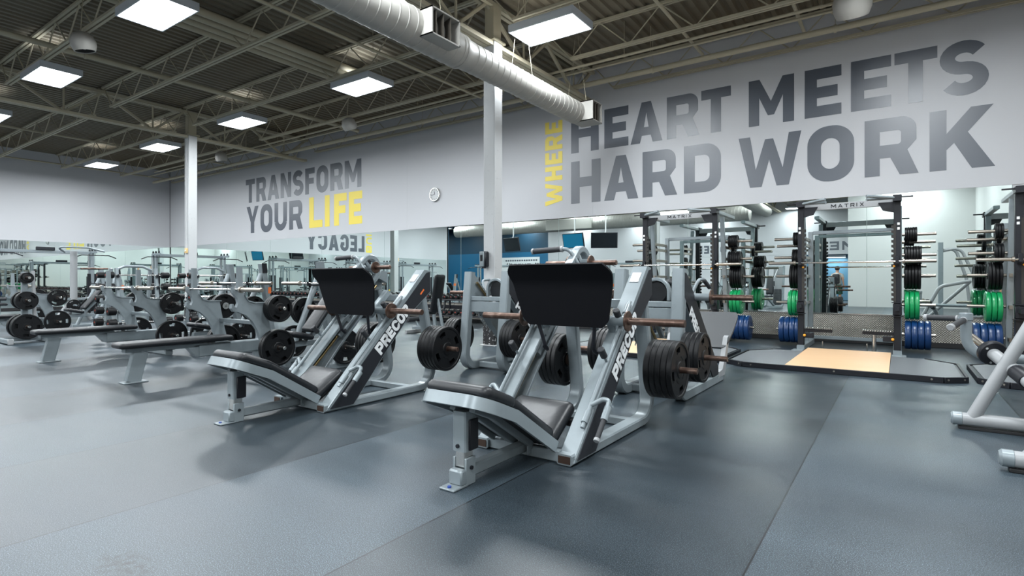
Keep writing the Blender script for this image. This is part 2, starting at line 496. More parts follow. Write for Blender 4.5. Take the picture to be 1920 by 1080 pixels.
def glyph(c, w, s):
    """list of shapes; each shape = [outer, hole, ...]; height 1, width w, stroke s"""
    h = s / 2; m = 0.5
    if c == 'I': return [[[(0, 0), (s, 0), (s, 1), (0, 1)]]]
    if c == 'H': return [[[(0, 0), (s, 0), (s, m - h), (w - s, m - h), (w - s, 0), (w, 0), (w, 1), (w - s, 1), (w - s, m + h), (s, m + h), (s, 1), (0, 1)]]]
    if c == 'E': return [[[(0, 0), (w, 0), (w, s), (s, s), (s, m - h), (w * .9, m - h), (w * .9, m + h), (s, m + h), (s, 1 - s), (w, 1 - s), (w, 1), (0, 1)]]]
    if c == 'F': return [[[(0, 0), (s, 0), (s, m - h), (w * .9, m - h), (w * .9, m + h), (s, m + h), (s, 1 - s), (w, 1 - s), (w, 1), (0, 1)]]]
    if c == 'L': return [[[(0, 0), (w, 0), (w, s), (s, s), (s, 1), (0, 1)]]]
    if c == 'T': return [[[(w / 2 - h, 0), (w / 2 + h, 0), (w / 2 + h, 1 - s), (w, 1 - s), (w, 1), (0, 1), (0, 1 - s), (w / 2 - h, 1 - s)]]]
    if c == 'A':
        k = s * 1.08; y0, y1 = .18, .18 + s * .9
        f = lambda y: (w / 2 - h * 1.05) * y
        tip = 1 - (k + .02) / (w / 2 - h) if False else .74
        return [[[(0, 0), (k, 0), (k + f(y0) * .93, y0), (w - k - f(y0) * .93, y0), (w - k, 0), (w, 0), (w / 2 + h * 1.05, 1), (w / 2 - h * 1.05, 1)],
                 [(k + f(y1) * .93, y1), (w / 2, max(tip, y1 + .1)), (w - k - f(y1) * .93, y1)]]]
    if c in 'PRB':
        r = .22; y0 = .42
        bowl_o = arc(w - r, 1 - r, r, r, 90, 0) + arc(w - r, y0 - s / 2 + r, r, r, 0, -90)
        ri = max(r - s * .75, .03)
        hole = [(s, y0 + h), (w - s - ri, y0 + h)] + arc(w - s - ri, y0 + h + ri, ri, ri, -90, 0) + arc(w - s - ri, 1 - s - ri, ri, ri, 0, 90) + [(s, 1 - s)]
        if c == 'P':
            return [[[(0, 0), (0, 1)] + bowl_o + [(s, y0 - h), (s, 0)], hole]]
        if c == 'R':
            return [[[(0, 0), (0, 1)] + arc(w - r - .01, 1 - r, r, r, 90, 0) + [(w - .01, y0 + .16), (w * .82, y0), (w + .02, 0), (w - s * 1.08, 0), (w * .5, y0 - h), (s, y0 - h), (s, 0)], hole]]
        y0 = .52
        hole1 = rrect(s, y0 + h, w - s * .95, 1 - s, .04); hole2 = rrect(s, s, w - s * .95, y0 - h, .04)
        return [[[(0, 0), (0, 1)] + arc(w - r - .02, 1 - r, r, r, 90, 0) + [(w - .02, y0 + .12), (w - .06, y0), (w, y0 - .12)] + arc(w - r, r, r, r, 0, -90), hole1, hole2]]
    if c == 'D':
        r = min(.3, w * .5); ri = max(r - s * .8, .03)
        return [[[(0, 0), (0, 1)] + arc(w - r, 1 - r, r, r, 90, 0) + arc(w - r, r, r, r, 0, -90), [(s, s), (s, 1 - s)] + arc(w - s - ri, 1 - s - ri, ri, ri, 90, 0) + arc(w - s - ri, s + ri, ri, ri, 0, -90)]]
    if c == 'O': return [[rrect(0, -.01, w, 1.01, min(.34, w * .48)), rrect(s, s - .01, w - s, 1.01 - s, max(min(.34, w * .48) - s * .8, .03))]]
    if c == 'U': return [[stroke([(h, 1), (h, .32)] + arc(w / 2, h + (w / 2 - h), w / 2 - h, w / 2 - h, 180, 360, 14) + [(w - h, .32), (w - h, 1)], s)]]
    if c == 'C': return [[stroke([(w - h, .68)] + arc(w / 2, 1 - h - (w / 2 - h), w / 2 - h, w / 2 - h, 0, 180, 14) + arc(w / 2, h + (w / 2 - h), w / 2 - h, w / 2 - h, 180, 360, 14) + [(w - h, .32)], s)]]
    if c == 'G': return [[stroke([(w - h, .70)] + arc(w / 2, 1 - h - (w / 2 - h), w / 2 - h, w / 2 - h, 0, 180, 14) + arc(w / 2, h + (w / 2 - h), w / 2 - h, w / 2 - h, 180, 360, 14) + [(w - h, .43), (w * .52, .43)], s)]]
    if c == 'S':
        q = (1 - s) / 4; rx = w / 2 - h
        return [[stroke(arc(w / 2, 1 - h - q, rx, q, 28, 180, 10) + arc(w / 2, 1 - h - q, rx, q, 180, 262, 6)[1:] + arc(w / 2, h + q, rx, q, 82, 0, 6) + arc(w / 2, h + q, rx, q, 0, -152, 10)[1:], s)]]
    if c == 'M': return [[[(0, 0), (s * .95, 0), (s * .95, .6), (w / 2 - h * .55, .2), (w / 2 + h * .55, .2), (w - s * .95, .6), (w - s * .95, 0), (w, 0), (w, 1), (w - s * .98, 1), (w / 2, .5), (s * .98, 1), (0, 1)]]]
    if c == 'N': return [[[(0, 0), (s * .95, 0), (s * .95, .56), (w - s, 0), (w, 0), (w, 1), (w - s * .95, 1), (w - s * .95, .44), (s, 1), (0, 1)]]]
    if c == 'W':
        k = s * .95
        return [[[(w * .19, 0), (w * .38, 0), (w / 2, .52), (w * .62, 0), (w * .81, 0), (w, 1), (w - k, 1), (w * .715, .34), (w * .565, .92), (w * .435, .92), (w * .285, .34), (k, 1), (0, 1)]]]
    if c == 'K': return [[[(0, 0), (s, 0), (s, .33), (s + .1, .44), (w - s * 1.15, 0), (w + .03, 0), (s + w * .34, .6), (w + .01, 1), (w - s * 1.2, 1), (s, .6), (s, 1), (0, 1)]]]
    if c == 'Y': return [[[(w / 2 - h, 0), (w / 2 + h, 0), (w / 2 + h, .4), (w, 1), (w - s * 1.05, 1), (w / 2, .6), (s * 1.05, 1), (0, 1), (w / 2 - h, .4)]]]
    if c == 'X': return [[[(0, 0), (s * 1.2, 0), (w / 2, .34), (w - s * 1.2, 0), (w, 0), (w / 2 + s * .62, .5), (w, 1), (w - s * 1.2, 1), (w / 2, .66), (s * 1.2, 1), (0, 1), (w / 2 - s * .62, .5)]]]
    return []
WID = dict(I=.22, M=.86, W=1.1, T=.66, L=.52, E=.58, F=.56, A=.78, N=.68, S=.66, Y=.72, K=.76)
def letters(mb, spec, org, u, v, n, size, s=.22, t=(0.0, 0.004), mi=0):
    """spec: list of (char, x0, x1) in metres along u"""
    u, v = Vector(u), Vector(v)
    for c, x0, x1 in spec:
        for shp in glyph(c, (x1 - x0) / size, s):
            loops = [[(x0 + x * size, y * size) for x, y in lp] for lp in shp]
            mb.prism(loops, org, u, v, n, t[0], t[1], mi)
def word(text, x0, x1, gap=.1):
    """spread letters evenly over x0..x1"""
    ws = [WID.get(c, .68) for c in text]; tot = sum(ws) + gap * (len(text) - 1); k = (x1 - x0) / tot; out = []; x = x0
    for c, w in zip(text, ws):
        out.append((c, x, x + w * k)); x += (w + gap) * k
    return out

# ================================================================== THE SETTING
WY = 11.73                # main wall plane (mirrors); upper wall face 1 cm in front
XL = -27.0                # left wall
b = MB(); b.box((-18, -0.6, -0.05), (46, 25.2, 0.1), ch=0)
struct('floor', b, M['floor'], 'dark speckled rubber floor laid in long rolls', 'floor', 0)

# corrugated steel roof deck, ribs running towards the main wall
b = MB(); prof = []; x = -40.5; p = 0.19
while x < 5:
    prof += [(x, 6.06), (x + .075, 6.06), (x + .10, 6.105), (x + .165, 6.105)]; x += p
y0, y1 = -13.2, WY + .1
vs = [(q[0], y0, q[1]) for q in prof] + [(q[0], y1, q[1]) for q in prof] + [(q[0], y0, 6.16) for q in prof] + [(q[0], y1, 6.16) for q in prof]
n = len(prof); fs = []
for i in range(n - 1):
    fs.append((i, i + 1, n + i + 1, n + i)); fs.append((2 * n + i, 3 * n + i, 3 * n + i + 1, 2 * n + i + 1))
    fs.append((i, 2 * n + i, 2 * n + i + 1, i + 1)); fs.append((n + i, n + i + 1, 3 * n + i + 1, 3 * n + i))
fs.append((0, n, 3 * n, 2 * n)); fs.append((n - 1, 3 * n - 1, 4 * n - 1, 2 * n - 1))
b.add(vs, fs)
struct('ceiling', b, M['deck'], 'corrugated painted steel roof deck high above the gym', 'ceiling', 0)

b = MB(); b.box((-12.25, WY + .1, 1.32), (29.5, .2, 2.645), ch=0); b.box((-12.25, WY + .09, 4.4), (29.5, .2, 3.51), ch=0)
for sx in (.228, -5.87, -11.97, -18.07): b.box((sx, WY - .0105, 4.4), (.006, .003, 3.5), ch=0)
struct('wall_back', b, M['wall'], 'long grey wall carrying the big lettering above the mirrors', 'wall', 0)
b = MB(); b.box((XL - .1, 2.3, 3.08), (.2, 18.8, 6.16), ch=0)
struct('wall_left', b, M['wall'], 'grey end wall with mirrors along its lower half', 'wall', 0)
b = MB(); b.box((2.6, 3.2, 3.08), (.2, 17.0, 6.16), ch=0)
struct('wall_right', b, M['wall_white'], 'pale side wall right of the power racks', 'wall', 0)
b = MB(); b.box((.35, -5.3, 3.08), (4.4, .2, 6.16), ch=0); b.box((-1.75, -9.2, 3.08), (.2, 7.6, 6.16), ch=0)
struct('wall_front', b, M['wall_white'], 'pale wall opposite the racks seen in the mirrors', 'wall', 0)
b = MB(); b.box((-11.9, -13.1, 4.4), (20.3, .2, 3.5), ch=0); b.box((-13.3, -13.1, 1.33), (17.5, .2, 2.66), ch=0)
struct('wall_far', b, M['wall'], 'far grey wall behind the camera seen in the mirrors', 'wall', 0)
b = MB(); b.box((-31.2, -13.1, 1.7), (18.3, .2, 3.4), ch=0); b.box((-40.2, -10.1, 1.7), (.2, 6.2, 3.4), ch=0)
struct('wall_far_blue', b, M['wall_blue'], 'blue painted far wall seen in the mirrors', 'wall', 0)
b = MB(); b.box((-31.2, -13.1, 4.78), (18.3, .2, 2.76), ch=0); b.box((-40.2, -10.1, 4.78), (.2, 6.2, 2.76), ch=0); b.box((-33.5, -7.1, 3.08), (13.0, .2, 6.16), ch=0)
struct('wall_far_upper', b, M['wall_teal'], 'dark upper part of the far blue wall', 'wall', 0)
b = MB(); b.box((-3.1, -14.2, 1.33), (2.9, .1, 2.66), ch=0); b.box((-4.5, -13.7, 1.33), (.1, 1.1, 2.66), ch=0); b.box((-3.1, -13.7, 2.7), (2.9, 1.1, .08), ch=0)
struct('wall_corridor', b, M['corridor'], 'blue corridor walls beyond the doorway seen in the mirrors', 'wall', 0)

# tread-plate kick panel and its base strip along the main wall
b = MB(); b.box((-8.3, WY - .015, .30), (21.4, .03, .43), ch=0)
struct('trim_1', b, M['diamond'], 'tread-plate metal kick panel under the wall mirrors', 'panel', 0)
b = MB(); b.box((-8.3, WY - .02, .525), (21.4, .045, .022), ch=.004)
struct('trim_2', b, M['chrome'], 'metal ledge under the wall mirrors', 'ledge', 0)
b = MB(); b.box((-12.25, WY - .025, .045), (29.3, .05, .09), ch=.006)
struct('baseboard_back', b, M['baseb'], 'black rubber baseboard under the kick panel', 'baseboard', 0)
b = MB(); b.box((XL + .02, 2.3, .06), (.04, 18.8, .12), ch=.006)
struct('baseboard_left', b, M['baseb'], 'black rubber baseboard of the end wall', 'baseboard', 0)
b = MB(); b.box((2.47, 1.62, 1.32), (.05, .12, 2.64)); b.box((2.47, .55, 1.32), (.05, .12, 2.64)); b.box((2.47, 1.08, 2.6), (.05, 1.2, .1))
struct('trim_3', b, M['tan'], 'tan door trim on the side wall', 'trim', 0)

# mirrors: panels 3.05 m wide, seams where the photo shows them
def mirror(x0, x1, label, vert=None):
    pass
seams = [XL + .02, -25.2, -22.13, -19.08, -16.03, -12.96, -9.89, -6.79, -3.65, -.47, 1.47]
for i in range(len(seams) - 1):
    x0, x1 = seams[i] + .003, seams[i + 1] - .003
    zb = .536 if x0 > -19 else .12
    b = MB(); b.box(((x0 + x1) / 2, WY - .005, (zb + 2.643) / 2), (x1 - x0, .008, 2.643 - zb), ch=0)
    where = 'next to the room corner' if i == 0 else 'at the right end by the side rack' if i == 9 else ORD[i] + ' from the room corner'
    o = thing('wall_mirror', (x0, WY, 0), 'tall wall mirror panel on the long wall, ' + where, 'mirror', 'mirror panels of the long wall')
    obj('glass', b, M['mirror'], o, 0)
    e = MB(); e.box((x1 + .003, WY - .006, (zb + 2.643) / 2), (.007, .009, 2.643 - zb), ch=0)
    obj('edge_strip', e, M['seam'], o, 0)
for i, yy in enumerate([(8.68, 11.69), (5.63, 8.67), (2.58, 5.62), (-.47, 2.57), (-3.52, -.48), (-6.9, -3.53)]):
    b = MB(); b.box((XL + .006, sum(yy) / 2, 1.385), (.008, yy[1] - yy[0], 2.52), ch=0)
    o = thing('wall_mirror', (XL, yy[0], 0), 'wall mirror panel on the end wall, %s from the room corner' % ORD[i], 'mirror', 'mirror panels of the end wall')
    obj('glass', b, M['mirror'], o, 0)
    e = MB(); e.box((XL + .007, yy[0] - .004, 1.385), (.009, .007, 2.52), ch=0); obj('edge_strip', e, M['seam'], o, 0)
for i, (x0, x1) in enumerate([(-1.8, .33), (.34, 2.45)]):
    b = MB(); b.box(((x0 + x1) / 2, -5.194, 1.58), (x1 - x0, .008, 2.12), ch=0)
    o = tag(obj('wall_mirror', b, M['mirror'], None, 0), 'wall mirror on the pale opposite wall, ' + ('by its free end' if i == 0 else 'by the side wall'), 'mirror', 'mirror panels of the opposite wall')
for i, (y0, y1) in enumerate([(1.75, 5.0), (5.01, 8.3), (-5.1, .45)]):
    b = MB(); b.box((2.494, (y0 + y1) / 2, 1.58), (.008, y1 - y0, 2.12), ch=0)
    tag(obj('wall_mirror', b, M['mirror'], None, 0), 'wall mirror on the pale side wall, ' + ['just past the door trim', 'closest to the racks', 'on the near side of the door'][i], 'mirror', 'mirror panels of the side wall')
done()

# columns
COLX = [-16.7, -5.85]
def column(x, label):
    t = thing('steel_column', (x, 7.8, 0), label, 'column')
    t['kind'] = 'structure'
    b = MB(); b.box((x, 7.8, 2.69), (.24, .24, 5.18), ch=.012)
    obj('shaft', b, M['column'], t)
    b = MB(); b.box((x, 7.8, .006), (.34, .34, .012)); obj('base_plate', b, M['column'], t)
    b = MB(); b.box((x, 7.8, .29), (.256, .256, .55), ch=.01); obj('base_wrap', b, mat_scuff, t)
    b = MB(); b.box((x, 7.8, 5.30), (.30, .36, .04)); b.box((x, 7.8, 5.62), (.20, .22, .66), ch=.01); obj('cap_plate', b, M['cream'], t)
    return t
mat_scuff = mat('scuffed_black_wrap', (0.014, 0.014, 0.015), 0.5, vary=(24, (0.6, 0.6, 0.6), 0.60, 0.66))
c1 = column(-16.7, 'white steel column on the left holding the small yellow box')
b = MB(); b.tube([(-16.655, 7.672, 5.2), (-16.655, 7.672, 2.05)], .012); obj('conduit', b, M['column'], c1)
c2 = column(-5.85, 'white steel column in the middle holding the soap dispenser')
b = MB(); b.tube([(-5.73, 7.69, 5.0), (-5.73, 7.69, .62)], .010); obj('conduit', b, M['column'], c2)
t = thing('outlet_box', (-16.67, 7.65, 1.95), 'small yellow electrical box on the left white column', 'electrical box')
b = MB(); b.box((-16.66, 7.652, 1.985), (.10, .056, .14), ch=.008); obj('box_body', b, mat('yellow_box_paint', (.72, .50, .22), .5), t)
b = MB(); b.cyl((-16.64, 7.624, 1.985), (-16.64, 7.612, 1.985), .022); obj('socket', b, M['decal'], t)
t = thing('soap_dispenser', (-5.95, 7.64, 1.36), 'grey and black hand sanitizer dispenser on the middle column', 'dispenser')
b = MB(); b.box((-5.90, 7.625, 1.50), (.13, .11, .27), ch=.02); obj('housing', b, M['black'], t)
b = MB(); b.box((-5.915, 7.566, 1.50), (.10, .02, .26), ch=.008); obj('front_cover', b, M['steel'], t)
b = MB(); b.box((-5.915, 7.554, 1.52), (.05, .01, .11), ch=.004); obj('window', b, M['screen'], t)
b = MB(); b.box((-5.90, 7.60, 1.355), (.06, .05, .03), ch=.004); obj('nozzle', b, M['black'], t)
done()

# wall clock
t = thing('wall_clock', (-10.826, WY - .02, 3.58), 'round wall clock with a silver rim on the grey wall', 'clock')
b = MB(); b.lathe((-10.826, WY - .012, 3.582), (0, -1, 0), [(0, .195), (.045, .20), (.06, .19), (.06, .172), (.035, .168)], 40); obj('rim', b, M['chrome'], t)
b = MB(); b.cyl((-10.826, WY - .012, 3.582), (-10.826, WY - .055, 3.582), .17, n=40); obj('dial', b, M['face'], t)
b = MB()
for k in range(12):
    a = math.radians(30 * k); rr = .137
    b.box((-10.826 + rr * math.sin(a), WY - .057, 3.582 + rr * math.cos(a)), (.012, .003, .034), Matrix.Rotation(a, 3, 'Y'), ch=0)
obj('hour_marks', b, M['black'], t, 0)
b = MB()
for a, l, w in ((-8, .085, .014), (262, .13, .010)):
    a = math.radians(a); b.box((-10.826 + l / 2 * math.sin(a), WY - .060, 3.582 + l / 2 * math.cos(a)), (w, .004, l), Matrix.Rotation(a, 3, 'Y'), ch=0)
obj('hands', b, M['black'], t, 0); done()

# lettering on the walls
def wall_text(name, label, rows, org, u, v, n, cat='lettering'):
    t = thing(name, org, label, cat)
    for nm, spec, size, z, s, m in rows:
        b = MB(); o2 = Vector(org) + Vector(v) * z
        letters(b, spec, o2, u, v, n, size, s)
        obj(nm, b, m, t, 0)
    done(); return t
U, V, N_ = (1, 0, 0), (0, 0, 1), (0, -1, 0)
L_, LY = M['letter'], M['letter_y']
heart = [('H', -6.445, -5.72), ('E', -5.575, -4.985), ('A', -4.932, -4.202), ('R', -4.104, -3.43), ('T', -3.372, -2.784)]
meets = [('M', -2.444, -1.636), ('E', -1.455, -.859), ('E', -.711, -.112), ('T', -.064, .529), ('S', .558, 1.19)]
hard = [('H', -6.445, -5.674), ('A', -5.579, -4.754), ('R', -4.651, -3.90), ('D', -3.734, -2.979)]
work = [('W', -2.635, -1.512), ('O', -1.411, -.661), ('R', -.502, .255), ('K', .424, 1.235)]
wo = WY - .011
wall_text('wall_lettering', 'huge slate wall lettering HEART MEETS HARD WORK with yellow WHERE on its left', [
    ('heart_word', heart, .90, 4.172, .225, L_), ('meets_word', meets, .90, 4.172, .225, L_),
    ('hard_word', hard, 1.0, 2.968, .225, L_), ('work_word', work, 1.0, 2.968, .225, L_)], (0, wo, 0), U, V, N_)
t = [o for o in COL.objects if o.name.startswith('wall_lettering')][0]
b = MB(); letters(b, [(c, x0, x1) for c, x0, x1 in word('WHERE', 0, 2.06, .12)], (-6.687, wo, 2.968), (0, 0, 1), (-1, 0, 0), N_, .485, .23)
obj('where_word', b, LY, t, 0, off=t.location)
tr = word('TRANSFORM', -20.733, -14.015, .11); yo = word('YOUR', -20.685, -17.117, .12)
li = [('L', -16.72, -15.99), ('I', -15.86, -15.59), ('F', -15.37, -14.73), ('E', -14.62, -13.971)]
wall_text('wall_lettering', 'slate and yellow wall lettering TRANSFORM YOUR LIFE left of the clock', [
    ('transform_word', tr, .90, 4.125, .225, L_), ('your_word', yo, 1.02, 2.955, .225, L_), ('life_word', li, 1.05, 2.95, .24, LY)], (0, wo, 0), U, V, N_)
U2, N2 = (0, 1, 0), (1, 0, 0)
t = wall_text('wall_lettering', 'slate wall lettering BUILD YOUR LEGACY on the end wall, seen only in the mirror', [
    ('legacy_word', word('LEGACY', .62, 4.70, .12), .98, 2.90, .22, L_), ('your_word', word('YOUR', .62, 4.70, .3), .9, 4.12, .22, L_)], (XL + .001, 0, 0), U2, V, N2)
b = MB(); letters(b, word('BUILD', 0, 2.1, .12), (XL + .001, .50, 2.88), (0, 0, 1), (0, -1, 0), N2, .45, .24); obj('build_word', b, LY, t, 0, off=t.location)
U3, N3 = (-1, 0, 0), (0, 1, 0)
wall_text('room_sign', 'dark wall lettering MEN over the doorway, seen only in the mirror', [('men_word', word('MEN', 1.95, 3.95, .2), .5, 2.88, .22, L_)], (0, -12.999, 0), U3, V, N3)
wall_text('room_sign', 'dark wall lettering WOMEN on the far grey wall, seen only in the mirror', [('women_word', word('WOMEN', 8.2, 10.8, .2), .5, 2.88, .22, L_)], (0, -12.999, 0), U3, V, N3)

# ------------------------------------------------------------------ roof steel
JOY = [3.67 + 1.97 * k for k in range(-8, 5)]
def joist_mesh(x0, x1):
    b = MB(); zt, zb = 6.03, 5.47
    for dy in (-.035, .035):
        b.box(((x0 + x1) / 2, dy, zt), (x1 - x0, .045, .045), ch=0)
        b.box(((x0 + x1) / 2, dy, zb), (x1 - x0 - 1.0, .045, .045), ch=0)
    n = int((x1 - x0 - 1.0) / 1.2); d = (x1 - x0 - 1.0) / n
    xs = x0 + .5
    b.tube([(x0 + .02, 0, zt), (xs, 0, zb)], .014, 6); b.tube([(x1 - .02, 0, zt), (x1 - .5, 0, zb)], .014, 6)
    for k in range(n):
        a = xs + k * d
        b.tube([(a, 0, zb), (a + d / 2, 0, zt)], .013, 6); b.tube([(a + d / 2, 0, zt), (a + d, 0, zb)], .013, 6)
    return b
spans = [(-26.9, -16.78), (-16.62, -5.93), (-5.77, 2.45), (-40, -27.1)]
for si, (x0, x1) in enumerate(spans):
    proto = None
    for y in JOY:
        if si == 3 and y > -7.3: continue
        if proto is None:
            proto = tag(obj('roof_joist', joist_mesh(x0, x1), M['cream'], None, 0), 'open-web cream steel roof joist', 'joist', 'open-web roof joists', 'structure')
            proto.location = (0, y, 0)
        else:
            c = proto.copy(); COL.objects.link(c); c.location = (0, y, 0)
def girder(x, y0, y1, label):
    b = MB(); zt, zb = 5.93, 5.24
    for dx in (-.055, .055):
        b.box((x + dx, (y0 + y1) / 2, zt), (.075, y1 - y0, .075), ch=0)
        b.box((x + dx, (y0 + y1) / 2, zb), (.085, y1 - y0 - .1, .07), ch=0)
    y = 3.67 - 1.97 * 8
    while y < y1 - 1.9:
        if y >= y0:
            mid = y + .985 + .18
            b.rtube([(x, y, zt), (x, mid, zb)], .06, .06); b.rtube([(x, mid, zb), (x, y + 1.97, zt)], .06, .06); b.rtube([(x, mid, zb), (x, mid, zt)], .035, .035)
        y += 1.97
    return tag(obj('roof_girder', b, M['cream'], None, 0), label, 'girder', 'roof girders', 'structure')
girder(-16.7, -13, 11.6, 'cream steel truss girder on the left column')
girder(-5.85, -13, 11.6, 'cream steel truss girder on the middle column')
# pipes and conduits under the roof
def pipe(pts, r, label, m='cream', hang=None):
    t = thing('roof_pipe', pts[0], label, 'pipe')
    b = MB(); b.tube(fillet(pts, .12), r, 12); obj('tube', b, M[m], t)
    if hang:
        p0, p1 = Vector(pts[0]), Vector(pts[-1]); n = max(2, int((p1 - p0).length / hang))
        for k in range(1, n):
            b = MB(); q = p0.lerp(p1, k / n); b.lathe(q - (p1 - p0).normalized() * .02, p1 - p0, [(0, r * 1.25), (.04, r * 1.25)], 12); b.tube([q, (q.x, q.y, 6.06)], .005, 5)
            obj('hanger', b, M[m], t)
    done(); return t
pipe([(-26.3, 10.75, 5.36), (2.3, 10.75, 5.36)], .055, 'thick cream pipe running under the roof along the long wall', hang=3.0)
pipe([(-25.8, 10.35, 5.50), (2.3, 10.35, 5.50)], .024, 'thin cream pipe just in front of the thick wall-side pipe', hang=3.0)
pipe([(-24, 9.85, 5.40), (2.3, 9.85, 5.40)], .026, 'thin conduit a step out from the wall-side pipes', hang=3.0)
pipe([(-13.3, -6, 5.62), (-13.3, 11.0, 5.62)], .055, 'thick cream pipe running under the roof towards the TRANSFORM lettering', hang=3.0)
pipe([(-26.5, -6, 5.62), (-26.5, 11.4, 5.62)], .03, 'thin pipe under the roof along the end wall', hang=3.0)
pipe([(-8.0, -6, 5.40), (-8.0, 10.2, 5.40)], .028, 'thin pipe under the roof between column and clock', hang=3.0)
pipe([(-21.2, -6, 5.60), (-21.2, 11.2, 5.60)], .032, 'thin pipe under the roof left of the left column', hang=3.0)
pipe([(-3.2, -3, 5.62), (-3.2, 11.2, 5.62)], .03, 'thin pipe under the roof over the HEART lettering', hang=3.0)
pipe([(-1.4, -3, 5.60), (-1.4, 11.2, 5.60)], .03, 'thin pipe under the roof over the MEETS lettering', hang=3.0)
for k, (x, lab) in enumerate([(-9.95, 'right'), (-10.2, 'second from right'), (-10.45, 'second from left'), (-10.7, 'left')]):
    pipe([(x, -5, 5.80), (x, 8.3 + .12 * k, 5.80), (x, 8.5 + .12 * k, 6.02)], .07, 'insulated roof pipe, %s one of the bundle of four' % lab, hang=4.0)

# spiral duct with vent boxes
t = thing('air_duct', (-5.32, 0, 4.5), 'long round spiral-seam air duct ending near the long wall', 'duct')
b = MB(); pr = []; y = -6.0
def ringprof(y0, y1, r):
    out = []; y = y0
    while y < y1 - .16:
        out += [(y - y0, r), (y - y0 + .125, r), (y - y0 + .132, r + .006), (y - y0 + .145, r + .006), (y - y0 + .152, r)]; y += .16
    out.append((y1 - y0, r)); return out
b.lathe((-5.32, -6, 4.5), (0, 1, 0), ringprof(-6, 6.2, .245), 40)
obj('wide_section', b, M['duct'], t, 25)
b = MB(); b.lathe((-5.32, 6.2, 4.5), (0, 1, 0), [(0, .25), (.06, .25), (.14, .222), (.24, .222)], 40); obj('reducer', b, M['duct'], t)
b = MB(); b.lathe((-5.32, 6.35, 4.5), (0, 1, 0), ringprof(6.35, 9.9, .215), 40); obj('narrow_section', b, M['duct'], t, 25)
def vent(x, y, w, h, l, end):
    v = MB(); th = .02                                         # box frame open to +X and down-right
    v.box((x + .02, y, 4.5), (.20, l, h), ch=.01)
    fx = x + .235
    for z in (4.5 - h / 2 + th / 2, 4.5 + h / 2 - th / 2): v.box((fx, y, z), (.31, l, th), ch=0)
    for yy in (y - l / 2 + th / 2, y + l / 2 - th / 2): v.box((fx, yy, 4.5), (.31, th, h), ch=0)
    f = obj('vent_box', v, M['duct'], t, 0)
    v = MB(); v.box((x + .105, y, 4.5), (.01, l - .04, h - .04), ch=0); obj('vent_inside', v, M['vent_dark'], f, 0, off=t.location)
    v = MB()
    for k in range(1, 4): v.box((x + .24, y - l / 2 + l * k / 4, 4.5), (.28, .012, h - .04), Matrix.Rotation(math.radians(-18), 3, 'Z'), ch=0)
    obj('louvre', v, M['louvre'], f, 0, off=t.location)
vent(-5.32, 5.55, .4, .36, .56, False); vent(-5.32, 10.05, .4, .40, .42, True)
vent(-5.32, 1.0, .4, .36, .56, False)
for y in (-1, 2.2, 5.64, 7.9, 9.9):
    for s in (-1, 1):
        b = MB(); b.tube([(-5.32 + s * .03, y, 6.04), (-5.32 + s * .235, y, 4.56)], .004, 5); obj('hanger_wire', b, M['cream'], t)
done()
# cross duct behind the camera, seen in the mirror
t = thing('air_duct', (-20, -4.6, 4.6), 'long pale air duct crossing the hall behind the camera', 'duct')
b = MB(); b.lathe((-24, -4.6, 4.35), (1, 0, 0), ringprof(0, 18.2, .36), 36); obj('round_section', b, M['duct'], t, 25)
b = MB(); b.box((-15.4, -4.6, 4.35), (3.0, .82, .62), ch=.03); obj('box_section', b, M['duct'], t); done()

# ------------------------------------------------------------------ ceiling lights (they light the hall)
def make_light(x, y, label, z=5.34):
    t = thing('ceiling_light', (x, y, z), label, 'ceiling light', 'high bay ceiling lights')
    w, d = 1.24, .70
    b = MB()
    b.box((x, y, z + .09), (w, d, .03), ch=.004)
    for s in (-1, 1):
        b.box((x, y + s * (d / 2 - .012), z + .03), (w, .024, .11), ch=.003)
        b.box((x + s * (w / 2 - .012), y, z + .03), (.024, d - .05, .11), ch=.003)
    obj('housing', b, M['housing'], t, 0)
    b = MB(); b.box((x, y, z + .0), (w - .05, d - .05, .012), ch=0)
    obj('diffuser', b, LENS, t, 0)
    for sx in (-1, 1):
        b = MB(); b.tube([(x + sx * .5, y - .2, z + .1), (x + sx * .5, y, z + .45), (x + sx * .5, y + .2, z + .1)], .004, 5)
        b.tube([(x + sx * .5, y, z + .45), (x + sx * .5, y, 6.06)], .004, 5)
        obj('hanger_wire', b, M['cream'], t)
    ld = bpy.data.lights.new('lamp', 'AREA'); ld.shape = 'RECTANGLE'; ld.size = w - .1; ld.size_y = d - .1
    ld.energy = LAMP_POWER * (0.12 if z < 3 else 0.4 if y < -12 else 1.0); ld.color = LAMP_COLOR; ld.spread = math.radians(LAMP_SPREAD)
    lo = bpy.data.objects.new('lamp', ld); COL.objects.link(lo); lo.parent = t
    lo.location = (0, 0, -.014)
    if z > 3:                                                           # slots in the housing top let some light up to the deck
        ud = bpy.data.lights.new('uplight', 'AREA'); ud.shape = 'RECTANGLE'; ud.size = .9; ud.size_y = .12
        ud.energy = LAMP_POWER * UP_SHARE; ud.color = LAMP_COLOR
        ud.spread = math.radians(95)
        uo = bpy.data.objects.new('uplight', ud); COL.objects.link(uo); uo.parent = t
        uo.location = (0, 0, .125); uo.rotation_euler = (math.pi, 0, 0)
    return t
LENS = mat('light_diffuser', (.9, .9, .9), .5, emit=((.95, .98, 1.0), 7.0))
rows = [(8.0, 'row nearest lettered wall'), (3.95, 'second row from lettered wall'), (-.1, 'third row from lettered wall'), (-4.15, 'fourth row from lettered wall'), (-8.2, 'fifth row from lettered wall'), (-12.2, 'row at the far hall side')]
cols = [(0.28, 'over the platforms'), (-4.8, 'first left of the platforms'), (-9.55, 'second left of the platforms'), (-14.35, 'third left of the platforms'), (-19.1, 'fourth left of the platforms'), (-23.8, 'by the end wall')]
